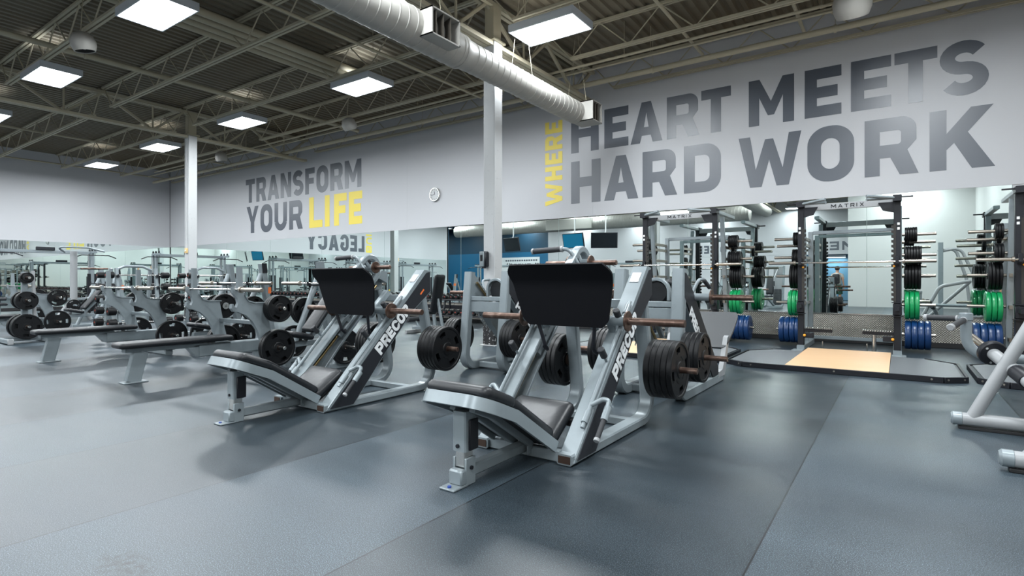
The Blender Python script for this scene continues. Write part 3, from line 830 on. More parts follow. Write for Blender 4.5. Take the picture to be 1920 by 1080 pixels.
for y, rl in rows:
    for x, cl in cols:
        if y < -5 and x > -3: continue
        make_light(x, y, 'white ceiling light, %s, %s' % (rl, cl), 5.34 if y != -4.15 else 5.40)
for x in (-30, -36): make_light(x, -10, 'white panel light in the blue far bay, ' + ('first' if x == -30 else 'second') + ' one in')
make_light(-3.1, -13.65, 'white panel light in the blue corridor', 2.5)
done()

# round pendant speakers
def pendant_speaker(x, y, z, r, label, tilt):
    t = thing('pendant_speaker', (x, y, z), label, 'speaker', 'round pendant speakers under the roof')
    rot = Matrix.Rotation(math.radians(tilt), 3, 'X')
    d = rot @ Vector((0, 0, -1)); c = Vector((x, y, z))
    b = MB(); b.lathe(c - d * r * .9, d, [(0, r * .3), (r * .12, r * .62), (r * .4, r * .86), (r * .85, r), (r * 1.25, r * .97), (r * 1.6, r * .84), (r * 1.68, r * .80), (r * 1.6, r * .76)], 28, cap=False); b.cyl(c - d * r * .9, c - d * r * .86, r * .3); obj('shell', b, M['duct'], t)
    b = MB(); b.lathe(c - d * r * .9, d, [(r * 1.6, r * .77), (r * 1.2, r * .60), (r * .8, r * .2), (r * .8, .002)], 28, cap=False); obj('inner_horn', b, M['duct'] if r > .2 else M['vent_dark'], t)  # smaller speakers: shadow inside the horn is put into a dark colour
    b = MB(); b.lathe(c - d * r * .15, d, [(0, r * .18), (r * .5, r * .2), (r * .75, r * .1), (r * .78, .002)], 16); obj('cone', b, M['duct'], t)
    b = MB(); b.tube([c - d * r * .85, (x, y, 6.05)], .008, 6); obj('hanger', b, M['cream'], t)
    done()
pendant_speaker(-11.5, 3.6, 5.22, .19, 'pale round pendant speaker hanging from the roof between the two front lights', 12)
pendant_speaker(-11.8, 9.46, 5.22, .19, 'pale round pendant speaker hanging from the roof left of the middle column', 25)
pendant_speaker(-.57, 9.65, 5.26, .26, 'cream round pendant speaker under the roof above the MEETS lettering', 30)
pendant_speaker(-18.5, 9.6, 5.25, .19, 'pale round pendant speaker under the roof left of the TRANSFORM lettering', 10)

# ================================================================== WEIGHT PLATES
def grip_plate_mesh(R=.225, t=.042, cells=48, holes=4, hole_a=15.0, r_in=.60, r_out=.80):
    """iron grip plate, axis along x: rim, sunken web with slots, hub"""
    rad = [(.0275, t * .50), (.05, t * .52), (.062, t * .50), (.068, t * .34), (R * r_in, t * .34), (R * (r_in + r_out) / 2, t * .34), (R * r_out, t * .34), (R * .865, t * .34), (R * .89, t * .5), (R * .975, t * .5), (R, t * .34)]
    i0, i1 = 4, 6
    def present(i, k):
        if not (i0 <= i < i1): return True
        a = (k + .5) * 360 / cells; d = (a % (360 / holes)); d = min(d, 360 / holes - d)
        return d > hole_a
    b = MB(); n = len(rad); vs = []
    for sd in (1, -1):
        for r, h in rad:
            for k in range(cells):
                a = 2 * math.pi * k / cells; vs.append(Vector((sd * h, r * math.cos(a), r * math.sin(a))))
    I = lambda s, i, k: s * n * cells + i * cells + (k % cells)
    fs = []
    for i in range(n - 1):
        for k in range(cells):
            if not present(i, k): continue
            fs.append((I(0, i, k), I(0, i + 1, k), I(0, i + 1, k + 1), I(0, i, k + 1)))
            fs.append((I(1, i, k), I(1, i, k + 1), I(1, i + 1, k + 1), I(1, i + 1, k)))
            if i0 <= i < i1:
                if not present(i, k + 1): fs.append((I(0, i, k + 1), I(0, i + 1, k + 1), I(1, i + 1, k + 1), I(1, i, k + 1)))
                if not present(i, k - 1): fs.append((I(0, i, k), I(1, i, k), I(1, i + 1, k), I(0, i + 1, k)))
    for k in range(cells):
        fs.append((I(0, 0, k), I(0, 0, k + 1), I(1, 0, k + 1), I(1, 0, k)))
        fs.append((I(0, n - 1, k), I(1, n - 1, k), I(1, n - 1, k + 1), I(0, n - 1, k + 1)))
        if present(i0 - 1, k) and not present(i0, k): fs.append((I(0, i0, k), I(1, i0, k), I(1, i0, k + 1), I(0, i0, k + 1)))
        if present(i1, k) and not present(i1 - 1, k): fs.append((I(0, i1, k), I(0, i1, k + 1), I(1, i1, k + 1), I(1, i1, k)))
    b.add(vs, fs)
    for sd in (1, -1):                                              # raised marks round the web
        for q in range(4):
            for j in range(-3, 4):
                a = math.radians(45 + 90 * q + j * 5.2); rr = R * .45
                b.box((sd * t * .345, rr * math.cos(a), rr * math.sin(a)), (.004, .011, .007), Matrix.Rotation(a, 3, 'X'), ch=0)
    return b
PROTO = {}
def proto_mesh(key, mb, mats):
    o = obj('proto', mb, mats, None, 30, off=(0, 0, 0)); me = o.data; me.name = key
    bpy.data.objects.remove(o); PROTO[key] = me; return me
for key, R, t, hs in (('plate_45', .225, .043, 4), ('plate_35', .19, .040, 4), ('plate_25', .165, .038, 3), ('plate_10', .125, .030, 3), ('plate_5', .10, .026, 3)):
    proto_mesh(key, grip_plate_mesh(R, t, 48, hs, 15 if hs == 4 else 22), M['rubber'])
def bumper_mesh(R, t):
    b = MB(); h = t / 2
    b.lathe((-h, 0, 0), (1, 0, 0), [(0, .03), (0, .05), (.006, .052), (.006, .105), (0, .11), (0, R * .93), (.006, R * .985), (.012, R), (t - .012, R), (t - .006, R * .985), (t, R * .93), (t, .11), (t - .006, .105), (t - .006, .052), (t, .05), (t, .03), (0, .03)], 44, cap=False)
    for sd in (1, -1):
        for q in range(2):
            for j in range(-4, 5):
                a = math.radians(90 + 180 * q + j * 8); rr = R * .72
                b.box((sd * (h - .0009), rr * math.cos(a), rr * math.sin(a)), (.003, .02, .014), Matrix.Rotation(a, 3, 'X'), ch=0)
    return b
proto_mesh('bumper_45', bumper_mesh(.225, .082), M['blue'])
proto_mesh('bumper_25', bumper_mesh(.225, .062), M['green'])
def iron_mesh(R, t):
    b = MB(); h = t / 2
    b.lathe((-h, 0, 0), (1, 0, 0), [(0, .027), (0, .05), (t * .18, .055), (t * .18, R * .8), (0, R * .83), (0, R * .96), (t * .15, R), (t * .85, R), (t, R * .96), (t, R * .83), (t * .82, R * .8), (t * .82, .055), (t, .05), (t, .027), (0, .027)], 36, cap=False)
    return b
for key, R, t in (('iron_45', .215, .040), ('iron_25', .145, .034), ('iron_10', .115, .030), ('iron_5', .095, .026)):
    proto_mesh(key, iron_mesh(R, t), M['rubber'])
_b = MB(); _b.lathe((-.024, 0, 0), (1, 0, 0), [(0, .0275), (0, .038), (.048, .038), (.048, .0275), (0, .0275)], 24, cap=False)
proto_mesh('hub_sleeve', _b, M['rust'])
TH = dict(plate_45=.043, plate_35=.040, plate_25=.038, plate_10=.030, plate_5=.026, bumper_45=.082, bumper_25=.062, iron_45=.040, iron_25=.034, iron_10=.030, iron_5=.026)
DESC = dict(plate_45=('large black grip plate', 'weight plate'), plate_35=('middling black grip plate', 'weight plate'), plate_25=('medium black grip plate', 'weight plate'), plate_10=('small black grip plate', 'weight plate'), plate_5=('tiny black grip plate', 'weight plate'),
            bumper_45=('blue bumper plate', 'bumper plate'), bumper_25=('green bumper plate', 'bumper plate'), iron_45=('large ribbed black plate', 'weight plate'), iron_25=('medium ribbed black plate', 'weight plate'), iron_10=('small ribbed black plate', 'weight plate'), iron_5=('tiny ribbed black plate', 'weight plate'))
def plates(kinds, x, y, z, dr, where, hub=True, tilt=0.0):
    """a stack on a peg along x; x = face nearest the machine, dr = outward direction"""
    n = len(kinds); pos = x
    for i, k in enumerate(kinds):
        t = TH[k]; pos2 = pos + dr * (t / 2)
        o = bpy.data.objects.new('bumper_plate' if k.startswith('bumper') else 'weight_plate', PROTO[k]); COL.objects.link(o)
        o.location = (pos2, y, z)
        o.rotation_euler = (math.radians(random.uniform(0, 360) if n > 1 else tilt), 0, 0)
        d, cat = DESC[k]; j = n - 1 - i
        place = '' if n == 1 else ('outermost ' if j == 0 else ('innermost ' if i == 0 and n > 2 else ORD[j] + ' from outside '))
        lab = (d + ' ' + ('' if n == 1 else '') + where) if n == 1 else d + ', ' + place.strip() + ' ' + where
        tag(o, lab, cat, 'plates ' + where if n > 1 else None)
        if hub and not k.startswith('bumper'):
            h = bpy.data.objects.new('hub_sleeve', PROTO['hub_sleeve']); COL.objects.link(h); h.parent = o; h.scale = (min(1.0, t / .0478), 1, 1)
        pos += dr * (t + .0015)
    return pos

def peg(b, x0, x1, y, z, r=.024):
    b.cyl((x0, y, z), (x1, y, z), r, n=16, ch=.003)

# ================================================================== LEG PRESSES
LPX = -1.98
def build_leg_press():
    c = LPX
    t = thing('leg_press', (c, 3.3, 0), '', 'leg press', 'angled leg presses')
    st, pn = M['steel'], M['panel']
    X = lambda v: c + v
    for s in (1, -1):
        side = MB(); P = [(2.95, .02), (3.235, .02), (3.60, .435), (3.95, .805), (4.225, 1.01), (4.215, 1.225), (4.13, 1.235)]
        side.prism(P, (X(s * .352), 0, 0), (0, 1, 0), (0, 0, 1), (s, 0, 0), 0, .026)
        fl = Vector((0, 4.13 - 2.95, 1.235 - .02)).normalized(); nn = Vector((0, fl.z, -fl.y))
        p0 = Vector((X(s * .318), 2.965, .045)) + nn * .018; p1 = Vector((X(s * .318), 4.115, 1.218)) + nn * .018
        side.rtube([p0, p1], .118, .036, ch=.006)                                     # broad front flange
        side.rtube([(X(s * .322), 3.27, .075), (X(s * .322), 3.60, .46), (X(s * .322), 3.93, .81)], .085, .026, ch=.004)
        side.prism([(4.06, 1.165), (4.13, 1.235), (4.215, 1.225), (4.215, 1.10)], (X(s * .262), 0, 0), (0, 1, 0), (0, 0, 1), (s, 0, 0), 0, .10)
        rail = obj('rail', side, st, t)
        g = MB(); g.tube([(X(s * .315), 3.22, .19), (X(s * .315), 4.10, 1.07)], .016)
        obj('guide_rod', g, M['gold'], rail, off=t.location)
        g = MB(); g.prism([(3.30, .20), (3.48, .41), (3.42, .44), (3.27, .27)], (X(s * .352), 0, 0), (0, 1, 0), (0, 0, 1), (-s, 0, 0), 0, .003)
        obj('rust_patch', g, M['rustflat'], rail, off=t.location)
        pb = MB(); Q = [(2.985, .03), (3.228, .03), (3.595, .445), (3.945, .815), (4.215, 1.015), (4.205, 1.215), (4.16, 1.205)]
        pb.prism(Q, (X(s * .378), 0, 0), (0, 1, 0), (0, 0, 1), (s, 0, 0), 0, .007)
        pan = obj('side_panel', pb, pn, t, 0)
        lt = MB(); d = Vector((0, .70, .714)).normalized(); up = Vector((0, -d.z, d.y)); u = d * s
        org = Vector((X(s * .386), 3.545, .425)) if s > 0 else Vector((X(s * .386), 3.545, .425)) + d * .56
        letters(lt, word('PRECOR', 0, .56, .05), org, u, up, (s, 0, 0), .112, .26, (0, .002))
        obj('lettering', lt, M['decal'], pan, 0, off=t.location)
        lt = MB(); lt.prism([(-.035, -.008), (.035, -.008), (.035, .008), (-.035, .008)], (X(s * .386), 4.09, 1.01), d, up, (s, 0, 0), 0, .002)
        obj('orange_mark', lt, M['orange'], pan, 0, off=t.location)
        lg = MB(); path = fillet([(X(s * .318), 4.12, 1.03), (X(s * .318), 4.20, .72), (X(s * .318), 4.31, .037), (X(s * .318), 2.935, .037)], .17, 8)
        lg.rtube(path, .105, .066, ch=.010)
        leg = obj('rear_leg', lg, st, t)
        e = MB(); e.box((X(s * .318), 2.934, .037), (.082, .008, .044), ch=0)
        obj('tube_opening', e, M['rustdark'], leg, 0, off=t.location)
        w = MB(); w.box((X(s * .318), 4.212, .53), (.066, .004, .24), Matrix.Rotation(math.radians(9.5), 3, 'X'), ch=0)
        lab = obj('warning_label', w, M['panel'], leg, 0, off=t.location)
        w = MB(); w.box((X(s * .318), 4.187, .665), (.066, .005, .026), Matrix.Rotation(math.radians(9.5), 3, 'X'), ch=0)
        obj('orange_header', w, M['orange'], leg, 0, off=t.location)
        w = MB()
        for k in range(11): w.box((X(s * (.318)), 4.1905 + .0029 * k, .635 - .019 * k), (.05 - .01 * (k % 3), .005, .006), Matrix.Rotation(math.radians(9.5), 3, 'X'), ch=0)
        obj('label_text', w, M['decal'], leg, 0, off=t.location)
        w = MB(); q = Vector((X(s * .318), 4.045, 1.147)) + nn * -.0025
        w.prism([(-.036, -.05), (.036, -.05), (.036, .05), (-.036, .05)], q, (1, 0, 0), fl, -nn, 0, .002)
        obj('pale_sticker', w, M['sticker'], rail, 0, off=t.location)
        # plate peg on the leg
        pg = MB(); peg(pg, X(s * .37), X(s * .735), 4.235, .437); pg.cyl((X(s * .365), 4.235, .437), (X(s * .377), 4.235, .437), .05)
        obj('storage_peg', pg, M['rust'], t)
        # safety stop: rod, two capped pegs, handle
        rd = MB(); xr = X(s * .362)
        rd.tube([(xr, 3.085, .205), (xr, 3.83, .97)], .014)
        for yy, zz in ((3.14, .262), (3.775, .914)): rd.cyl((xr, yy - .03, zz - .03), (xr, yy + .03, zz + .03), .022)
        rd.tube(fillet([(xr, 3.20, .325), (X(s * .43), 3.235, .365), (X(s * .468), 3.25, .36), (X(s * .468), 3.19, .27)], .03), .016)
        rd.cyl((X(s * .468), 3.235, .32), (X(s * .468), 3.17, .25), .024)
        for yy, zz in ((3.44, .57), (3.68, .815)): rd.tube([(xr, yy, zz), (xr, yy - .07, zz + .074)], .010)
        rod = obj('stop_rod', rd, st, t)
        for yy, zz in ((3.44, .57), (3.68, .815)):
            g = MB(); g.cyl((xr, yy - .04, zz + .042), (xr, yy - .098, zz + .103), .024, ch=.005); obj('stop_cap', g, M['grip'], rod, off=t.location)
        g = MB(); g.cyl((X(s * .468), 3.185, .268), (X(s * .468), 3.075, .155), .017); obj('hand_grip', g, M['grip'], rod, off=t.location)
        g = MB(); g.cyl((X(s * .468), 3.078, .158), (X(s * .468), 3.062, .142), .02, ch=.003); obj('grip_cap', g, M['white_steel'], rod, off=t.location)
    b = MB()
    b.rtube([(X(-.27), 2.985, .04), (X(.27), 2.985, .04)], .05, .07, ref=(0, 1, 0))
    obj('front_crossbar', b, st, t)
    b = MB(); b.rtube([(X(-.27), 4.02, .035), (X(.27), 4.02, .035)], .06, .06, ref=(0, 1, 0)); obj('rear_crossbar', b, st, t)
    b = MB(); b.rtube([(X(-.27), 4.165, .94), (X(.27), 4.165, .94)], .05, .07, ref=(0, 1, 0)); obj('upper_crossbar', b, st, t)
    # front foot and adjustable post
    b = MB(); b.rtube([(X(0), 2.36, .062), (X(0), 2.96, .062)], .066, .066, ch=.01)
    for s in (-1, 1): b.box((X(s * .041), 2.375, .075), (.014, .085, .15), ch=.004)
    b.box((X(0), 2.318, .05), (.094, .05, .085), ch=.01); b.box((X(0), 2.285, .006), (.105, .12, .012), ch=.004)
    ft = obj('front_foot', b, st, t)
    b = MB()
    for yy, xx in ((2.25, 0),): b.cyl((X(xx), yy, .012), (X(xx), yy, .02), .011)
    obj('floor_bolt', b, mat('blue_bolt', (.02, .06, .3), .4), ft, off=t.location)
    b = MB(); b.rtube([(X(0), 2.375, .10), (X(0), 2.375, .30)], .068, .075, ch=.006); obj('inner_post', b, M['chrome'], t)
    b = MB(); b.rtube([(X(0), 2.375, .185), (X(0), 2.375, .405)], .092, .095, ch=.008)
    po = obj('outer_post', b, st, t)
    b = MB(); b.cyl((X(-.005), 2.33, .215), (X(-.005), 2.318, .215), .011); b.cyl((X(.046), 2.375, .095), (X(.058), 2.375, .095), .011); obj('bolt', b, M['black'], po, off=t.location)
    b = MB(); b.box((X(.052), 2.392, .275), (.014, .075, .17), ch=.004); obj('adjuster_plate', b, M['black'], po, off=t.location)
    # backrest: flatter head section, steeper back section
    u = Vector((1, 0, 0))
    hv = Vector((0, .925, -.380)).normalized(); hn = Vector((0, -hv.z, hv.y)); bv = Vector((0, .845, -.535)).normalized(); bn_ = Vector((0, -bv.z, bv.y))
    kn = Vector((X(0), 2.535, .372))                                   # knee of the frame's centre line
    A, C_ = kn + bv * .52, kn - hv * .315
    S_ = lambda p, s: p + u * (s * .236)
    b = MB(); path = fillet([S_(A, -1), S_(kn, -1), S_(C_, -1), S_(C_, 1), S_(kn, 1), S_(A, 1)], .13, 8)
    b.sweep(path, [(.034, -.011), (.034, .011), (-.034, .011), (-.034, -.011)], (hn + bn_).normalized()); obj('backrest_frame', b, st, t)
    b = MB(); b.prism([(-.22, .0), (-.22, -.17), (-.11, -.285), (.11, -.285), (.22, -.17), (.22, .0)], kn, u, hv, hn, -.004, .016); b.prism([(-.22, .0), (.22, .0), (.22, .50), (-.22, .50)], kn, u, bv, bn_, -.004, .016); obj('back_board', b, M['board'], t)
    b = MB(); b.cushion(kn + bn_ * .062 + bv * .22, u, bv, bn_, .222, .285, .074, .045, .034); obj('back_pad', b, M['vinyl'], t)
    b = MB(); b.cushion(kn + hn * .064 - hv * .135, u, hv, hn, .226, .155, .078, .05, .036); obj('head_pad', b, M['vinyl'], t)
    for s in (-1, 1):
        b = MB(); b.rtube([kn + u * (s * .07) - hv * .18 - hn * .02, kn + u * (s * .07) - hn * .02, kn + u * (s * .07) + bv * .48 - bn_ * .02], .04, .04); obj('back_rail', b, st, t)
    b = MB()
    for s in (-.06, .06): b.box((X(s), 2.955, .09), (.012, .07, .13), ch=.004); b.cyl((X(s - .012), 2.955, .07), (X(s + .012), 2.955, .07), .016)
    obj('hinge_bracket', b, st, t)
    # seat
    sv = Vector((0, .84, .545)); sn = Vector((0, -.545, .84)); sc = Vector((X(0), 3.115, .205))
    b = MB(); b.cushion(sc, u, sv, sn, .228, .175, .085, .05, .036); obj('seat_pad', b, M['vinyl'], t)
    b = MB(); b.prism([(-.19, -.15), (.19, -.15), (.19, .15), (-.19, .15)], sc - sn * .06, u, sv, sn, 0, .014)
    b.rtube([(X(-.26), 3.22, .19), (X(.26), 3.22, .19)], .045, .045, ref=(0, 1, 0)); obj('seat_board', b, M['board'], t)
    # carriage with foot plate
    b = MB(); b.cyl((X(-.43), 3.63, .84), (X(.43), 3.63, .84), .034, n=20)
    d = Vector((0, .70, .714))
    for s in (-1, 1):
        b.rtube([Vector((X(s * .20), 3.57, .79)), Vector((X(s * .20), 3.72, .94)) + d * .10], .06, .06)
        b.cyl(Vector((X(s * .30), 3.60, .56)), Vector((X(s * .30), 3.60, .56)) + d * .34, .03)
        b.rtube([Vector((X(s * .30), 3.72, .70)), Vector((X(s * .30), 3.63, .84))], .05, .05)
        b.rtube([(X(s * .18), 3.63, .86), (X(s * .18), 3.475, 1.06)], .05, .04)
    car = obj('carriage', b, st, t)
    for s in (-1, 1):
        b = MB(); b.cyl((X(s * .425), 3.63, .84), (X(s * .438), 3.63, .84), .073, n=28, ch=.003); obj('plate_flange', b, M['rust'], car, off=t.location)
        b = MB(); peg(b, X(s * .437), X(s * .832), 3.63, .84, .0265); obj('plate_horn', b, M['rust'], car, off=t.location)
        b = MB(); b.tube(fillet([(X(s * .23), 3.52, .80), (X(s * .20), 3.56, .64), (X(s * .20), 3.60, .60), (X(s * .27), 3.66, .62)], .03), .014); obj('stop_bar', b, M['black'], car, off=t.location)
    rowsf = []
    def hw(f, top):                                                        # half width with rounded corners
        return top
    prof = []
    for k in range(6): q = k / 5; prof.append((3.335 + .062 * q, 1.235 - .078 * q, .432 - .06 * (1 - math.sin(math.radians(90 * q))) - .012 * q))
    prof += [(3.415, 1.132, .414), (3.428, 1.112, .408), (3.439, 1.085, .402), (3.446, 1.05, .395), (3.462, .97, .378), (3.478, .89, .36)]
    for k in range(5): q = k / 4; prof.append((3.483 + .014 * q, .865 - .07 * q, .355 - .01 * q - .045 * (1 - math.cos(math.radians(90 * q)))))
    b = MB(); b.sheet([(X(0), y, z, h) for y, z, h in prof], .014, 14); obj('foot_plate', b, M['foot'], t, 50)
    # hairpin tube above the foot plate with two short pegs and lifting handle
    dd = Vector((0, .72, .694)); nv = Vector((0, -.694, .72)); ce = Vector((X(0), 3.74, 1.255))
    pts = [ce + nv * .105 - dd * .27]
    for k in range(13):
        a = math.radians(180 * k / 12); pts.append(ce + nv * (.105 * math.cos(a)) + dd * (.105 * math.sin(a)))
    pts.append(ce - nv * .105 - dd * .42)
    b = MB(); b.rtube(pts, .06, .05, ch=.008); hp = obj('hairpin_arm', b, st, t)
    b = MB(); b.cyl(ce + Vector((-.09, 0, 0)), ce + Vector((.09, 0, 0)), .03)
    b.rtube([ce - nv * .10, ce + nv * .10], .03, .035); obj('peg_boss', b, st, hp, off=t.location)
    for s in (-1, 1):
        b = MB(); b.cyl(ce + Vector((s * .085, 0, 0)), ce + Vector((s * .098, 0, 0)), .058, n=26, ch=.003); obj('peg_flange', b, M['rust'], hp, off=t.location)
        b = MB(); peg(b, X(s * .097), X(s * .298), ce.y, ce.z, .0205); obj('short_peg', b, M['rust'], hp, off=t.location)
    b = MB(); b.tube(fillet([(X(-.335), 3.60, 1.348), (X(-.02), 3.60, 1.36), (X(.045), 3.63, 1.24), (X(.05), 3.63, .96)], .07), .0145)
    lh = obj('lift_handle', b, st, t)
    b = MB(); b.cyl((X(-.325), 3.60, 1.348), (X(-.085), 3.60, 1.358), .0215); obj('hand_grip', b, M['grip'], lh, off=t.location)
    b = MB(); b.cyl((X(-.342), 3.60, 1.3475), (X(-.322), 3.60, 1.3482), .023, ch=.004); b.cyl((X(-.088), 3.60, 1.358), (X(-.068), 3.60, 1.3585), .023, ch=.004); obj('grip_cap', b, M['white_steel'], lh, off=t.location)
    done()
    return t
lp1 = build_leg_press()
lp1['label'] = 'nearest grey leg press, its black foot plate in the middle of the photo'
lp2 = dup(lp1, (-4.35, 3.3, 0), 'grey leg press second in its row, beside the flat benches')
for _o in [q for r_ in lp1.children for q in r_.children if q.name.startswith('orange_mark')]: bpy.data.objects.remove(_o)
for cx, nm in ((LPX, 'nearest leg press'), (-4.35, 'second leg press')):
    plates(['plate_45'] * 5, cx + .385, 4.235, .4355, 1, 'on right rear peg, ' + nm)
    plates(['plate_45'] * 4, cx - .385, 4.235, .4355, -1, 'on left rear peg, ' + nm)

# ================================================================== HACK SQUATS (behind the leg presses, facing the racks)
def build_hack():
    c = -1.97; X = lambda v: c + v; st = M['steel']
    t = thing('hack_squat', (c, 5.7, 0), '', 'hack squat', 'hack squat machines')
    for s in (1, -1):
        b = MB(); b.rtube(fillet([(X(s * .29), 5.15, 1.235), (X(s * .29), 5.02, .05), (X(s * .29), 6.50, .05)], .16, 8), .115, .10, ch=.012)
        obj('side_frame', b, st, t)
        b = MB(); P = [(5.10, 1.235), (5.19, 1.20), (6.28, .19), (6.28, .09), (6.06, .09), (5.10, .96)]
        b.prism(P, (X(s * .24), 0, 0), (0, 1, 0), (0, 0, 1), (s, 0, 0), 0, .095); ra = obj('rail', b, st, t, 0)
        b = MB(); Q = [(5.115, 1.20), (5.185, 1.185), (6.27, .182), (6.27, .10), (6.065, .10), (5.115, .97)]
        b.prism(Q, (X(s * .338), 0, 0), (0, 1, 0), (0, 0, 1), (s, 0, 0), 0, .012); pa = obj('side_panel', b, M['panel'], t, 0)
        d = Vector((0, .735, -.678)); up = Vector((0, .678, .735)); u = d * s
        org = Vector((X(s * .351), 5.235, .80)); org = org if s > 0 else org + d * .56
        b = MB(); letters(b, word('PRECOR', 0, .56, .05), org, u, up, (s, 0, 0), .112, .26, (0, .002)); obj('lettering', b, M['decal'], pa, 0, off=t.location)
        b = MB(); b.tube([(X(s * .215), 5.2, 1.10), (X(s * .215), 6.2, .20)], .016); obj('guide_rod', b, M['gold'], ra, off=t.location)
        b = MB(); peg(b, X(s * .34), X(s * .73), 5.10, .43); b.cyl((X(s * .345), 5.10, .43), (X(s * .357), 5.10, .43), .05); obj('storage_peg', b, M['rust'], t)
        b = MB(); b.prism([(6.30, .06), (6.54, .06), (6.60, .16), (6.76, .50), (6.66, .47), (6.52, .22), (6.44, .13), (6.30, .12)], (X(s * .30), 0, 0), (0, 1, 0), (0, 0, 1), (s, 0, 0), 0, .05); obj('plate_support', b, M['white_steel'], t, 0)
    for y, z, w, h in ((5.13, .90, .05, .055), (6.47, .05, .07, .07), (5.30, .05, .07, .07)):
        b = MB(); b.rtube([(X(-.24), y, z), (X(.24), y, z)], w, h, ref=(0, 1, 0)); obj('crossbar', b, st, t)
    b = MB(); b.box((X(0), 5.12, .80), (.47, .03, .13)); obj('cross_plate', b, st, t)
    b = MB(); rows = [(6.98 - .03 * 0, .745, .37), (6.965, .73, .39), (6.93, .69, .40), (6.78, .545, .385), (6.66, .43, .36), (6.60, .375, .34), (6.585, .36, .31)]
    b.sheet([(X(0), y, z, h) for y, z, h in rows], .025, 8); obj('foot_plate', b, M['hackplate'], t, 50)
    b = MB(); b.rtube([(X(-.28), 6.66, .36), (X(.28), 6.66, .36)], .05, .05, ref=(0, 1, 0)); b.rtube([(X(0), 6.5, .08), (X(0), 6.86, .58)], .06, .06); obj('plate_brace', b, st, t)
    # sled
    b = MB(); b.cyl((X(-.50), 5.44, .965), (X(.50), 5.44, .965), .036)
    d = Vector((0, .735, -.678)); nv = Vector((0, .678, .735))
    for s in (-1, 1): b.rtube([Vector((X(s * .17), 5.40, 1.03)), Vector((X(s * .17), 5.40, 1.03)) + d * .75], .05, .05)
    pts = [Vector((X(-.13), 5.32, .93))] + [Vector((X(.13 * -math.cos(math.radians(a))), 5.32, 1.02 + .12 * math.sin(math.radians(a)))) for a in range(0, 181, 15)] + [Vector((X(.13), 5.32, .93))]
    b.rtube(pts, .05, .03, ref=(0, 1, 0))
    for s in (-1, 1): b.tube(fillet([(X(s * .30), 5.46, .98), (X(s * .36), 5.50, 1.13), (X(s * .36), 5.66, 1.14), (X(s * .40), 5.74, 1.06)], .05), .016)
    sl = obj('sled', b, st, t)
    for s in (-1, 1):
        b = MB(); b.cyl((X(s * .495), 5.44, .965), (X(s * .508), 5.44, .965), .073, n=26, ch=.003); obj('plate_flange', b, M['rust'], sl, off=t.location)
        b = MB(); peg(b, X(s * .507), X(s * .87), 5.44, .965, .0265); obj('plate_horn', b, M['rust'], sl, off=t.location)
        b = MB(); b.cyl((X(s * .365), 5.66, 1.13), (X(s * .40), 5.75, 1.05), .021, ch=.004); obj('hand_grip', b, M['grip'], sl, off=t.location)
        b = MB(); b.cushion((X(s * .12), 5.50, 1.10), (1, 0, 0), (0, 1, 0), (0, 0, 1), .06, .11, .08, .03, .03); obj('shoulder_pad', b, M['vinyl'], sl, off=t.location)
    b = MB(); b.cushion(Vector((X(0), 5.62, .93)) + d * .10, (1, 0, 0), d, nv, .19, .34, .08, .05, .035); obj('back_pad', b, M['vinyl'], sl, off=t.location)
    b = MB(); b.cyl((X(0), 5.33, 1.01), (X(0), 5.38, 1.01), .115, n=28, ch=.015); obj('head_pad', b, M['vinyl'], sl, off=t.location)
    done(); return t
hk = build_hack(); hk['label'] = 'grey hack squat directly behind the nearest leg press, with grey foot plate'
hk2 = dup(hk, (-4.20, 6.05, 0), 'grey hack squat between the two leg presses, in front of the dumbbells')
plates(['plate_45'] * 4, -1.97 + .36, 5.10, .4285, 1, 'on right peg, hack squat behind nearest leg press')
plates(['plate_45'] * 4, -1.97 - .36, 5.10, .4285, -1, 'on left peg, hack squat behind nearest leg press')
plates(['plate_45'] * 4, -4.20 + .36, 5.45, .4285, 1, 'on right peg, hack squat before the dumbbells')
plates(['plate_45'] * 4, -4.20 - .36, 5.45, .4285, -1, 'on left peg, hack squat before the dumbbells')

# ================================================================== BARBELLS
def barbell(cx, y, z, label, group, half=1.10, inner=.655):
    t = thing('barbell', (cx, y, z), label, 'barbell', group)
    b = MB(); b.cyl((cx - inner, y, z), (cx + inner, y, z), .014, n=14); obj('bar_shaft', b, M['chrome'], t)
    for s in (-1, 1):
        b = MB(); b.cyl((cx + s * inner, y, z), (cx + s * (inner + .03), y, z), .037, n=18, ch=.003); b.cyl((cx + s * (inner + .03), y, z), (cx + s * half, y, z), .025, n=16, ch=.003)
        obj('sleeve', b, M['brass'], t)
    done(); return t

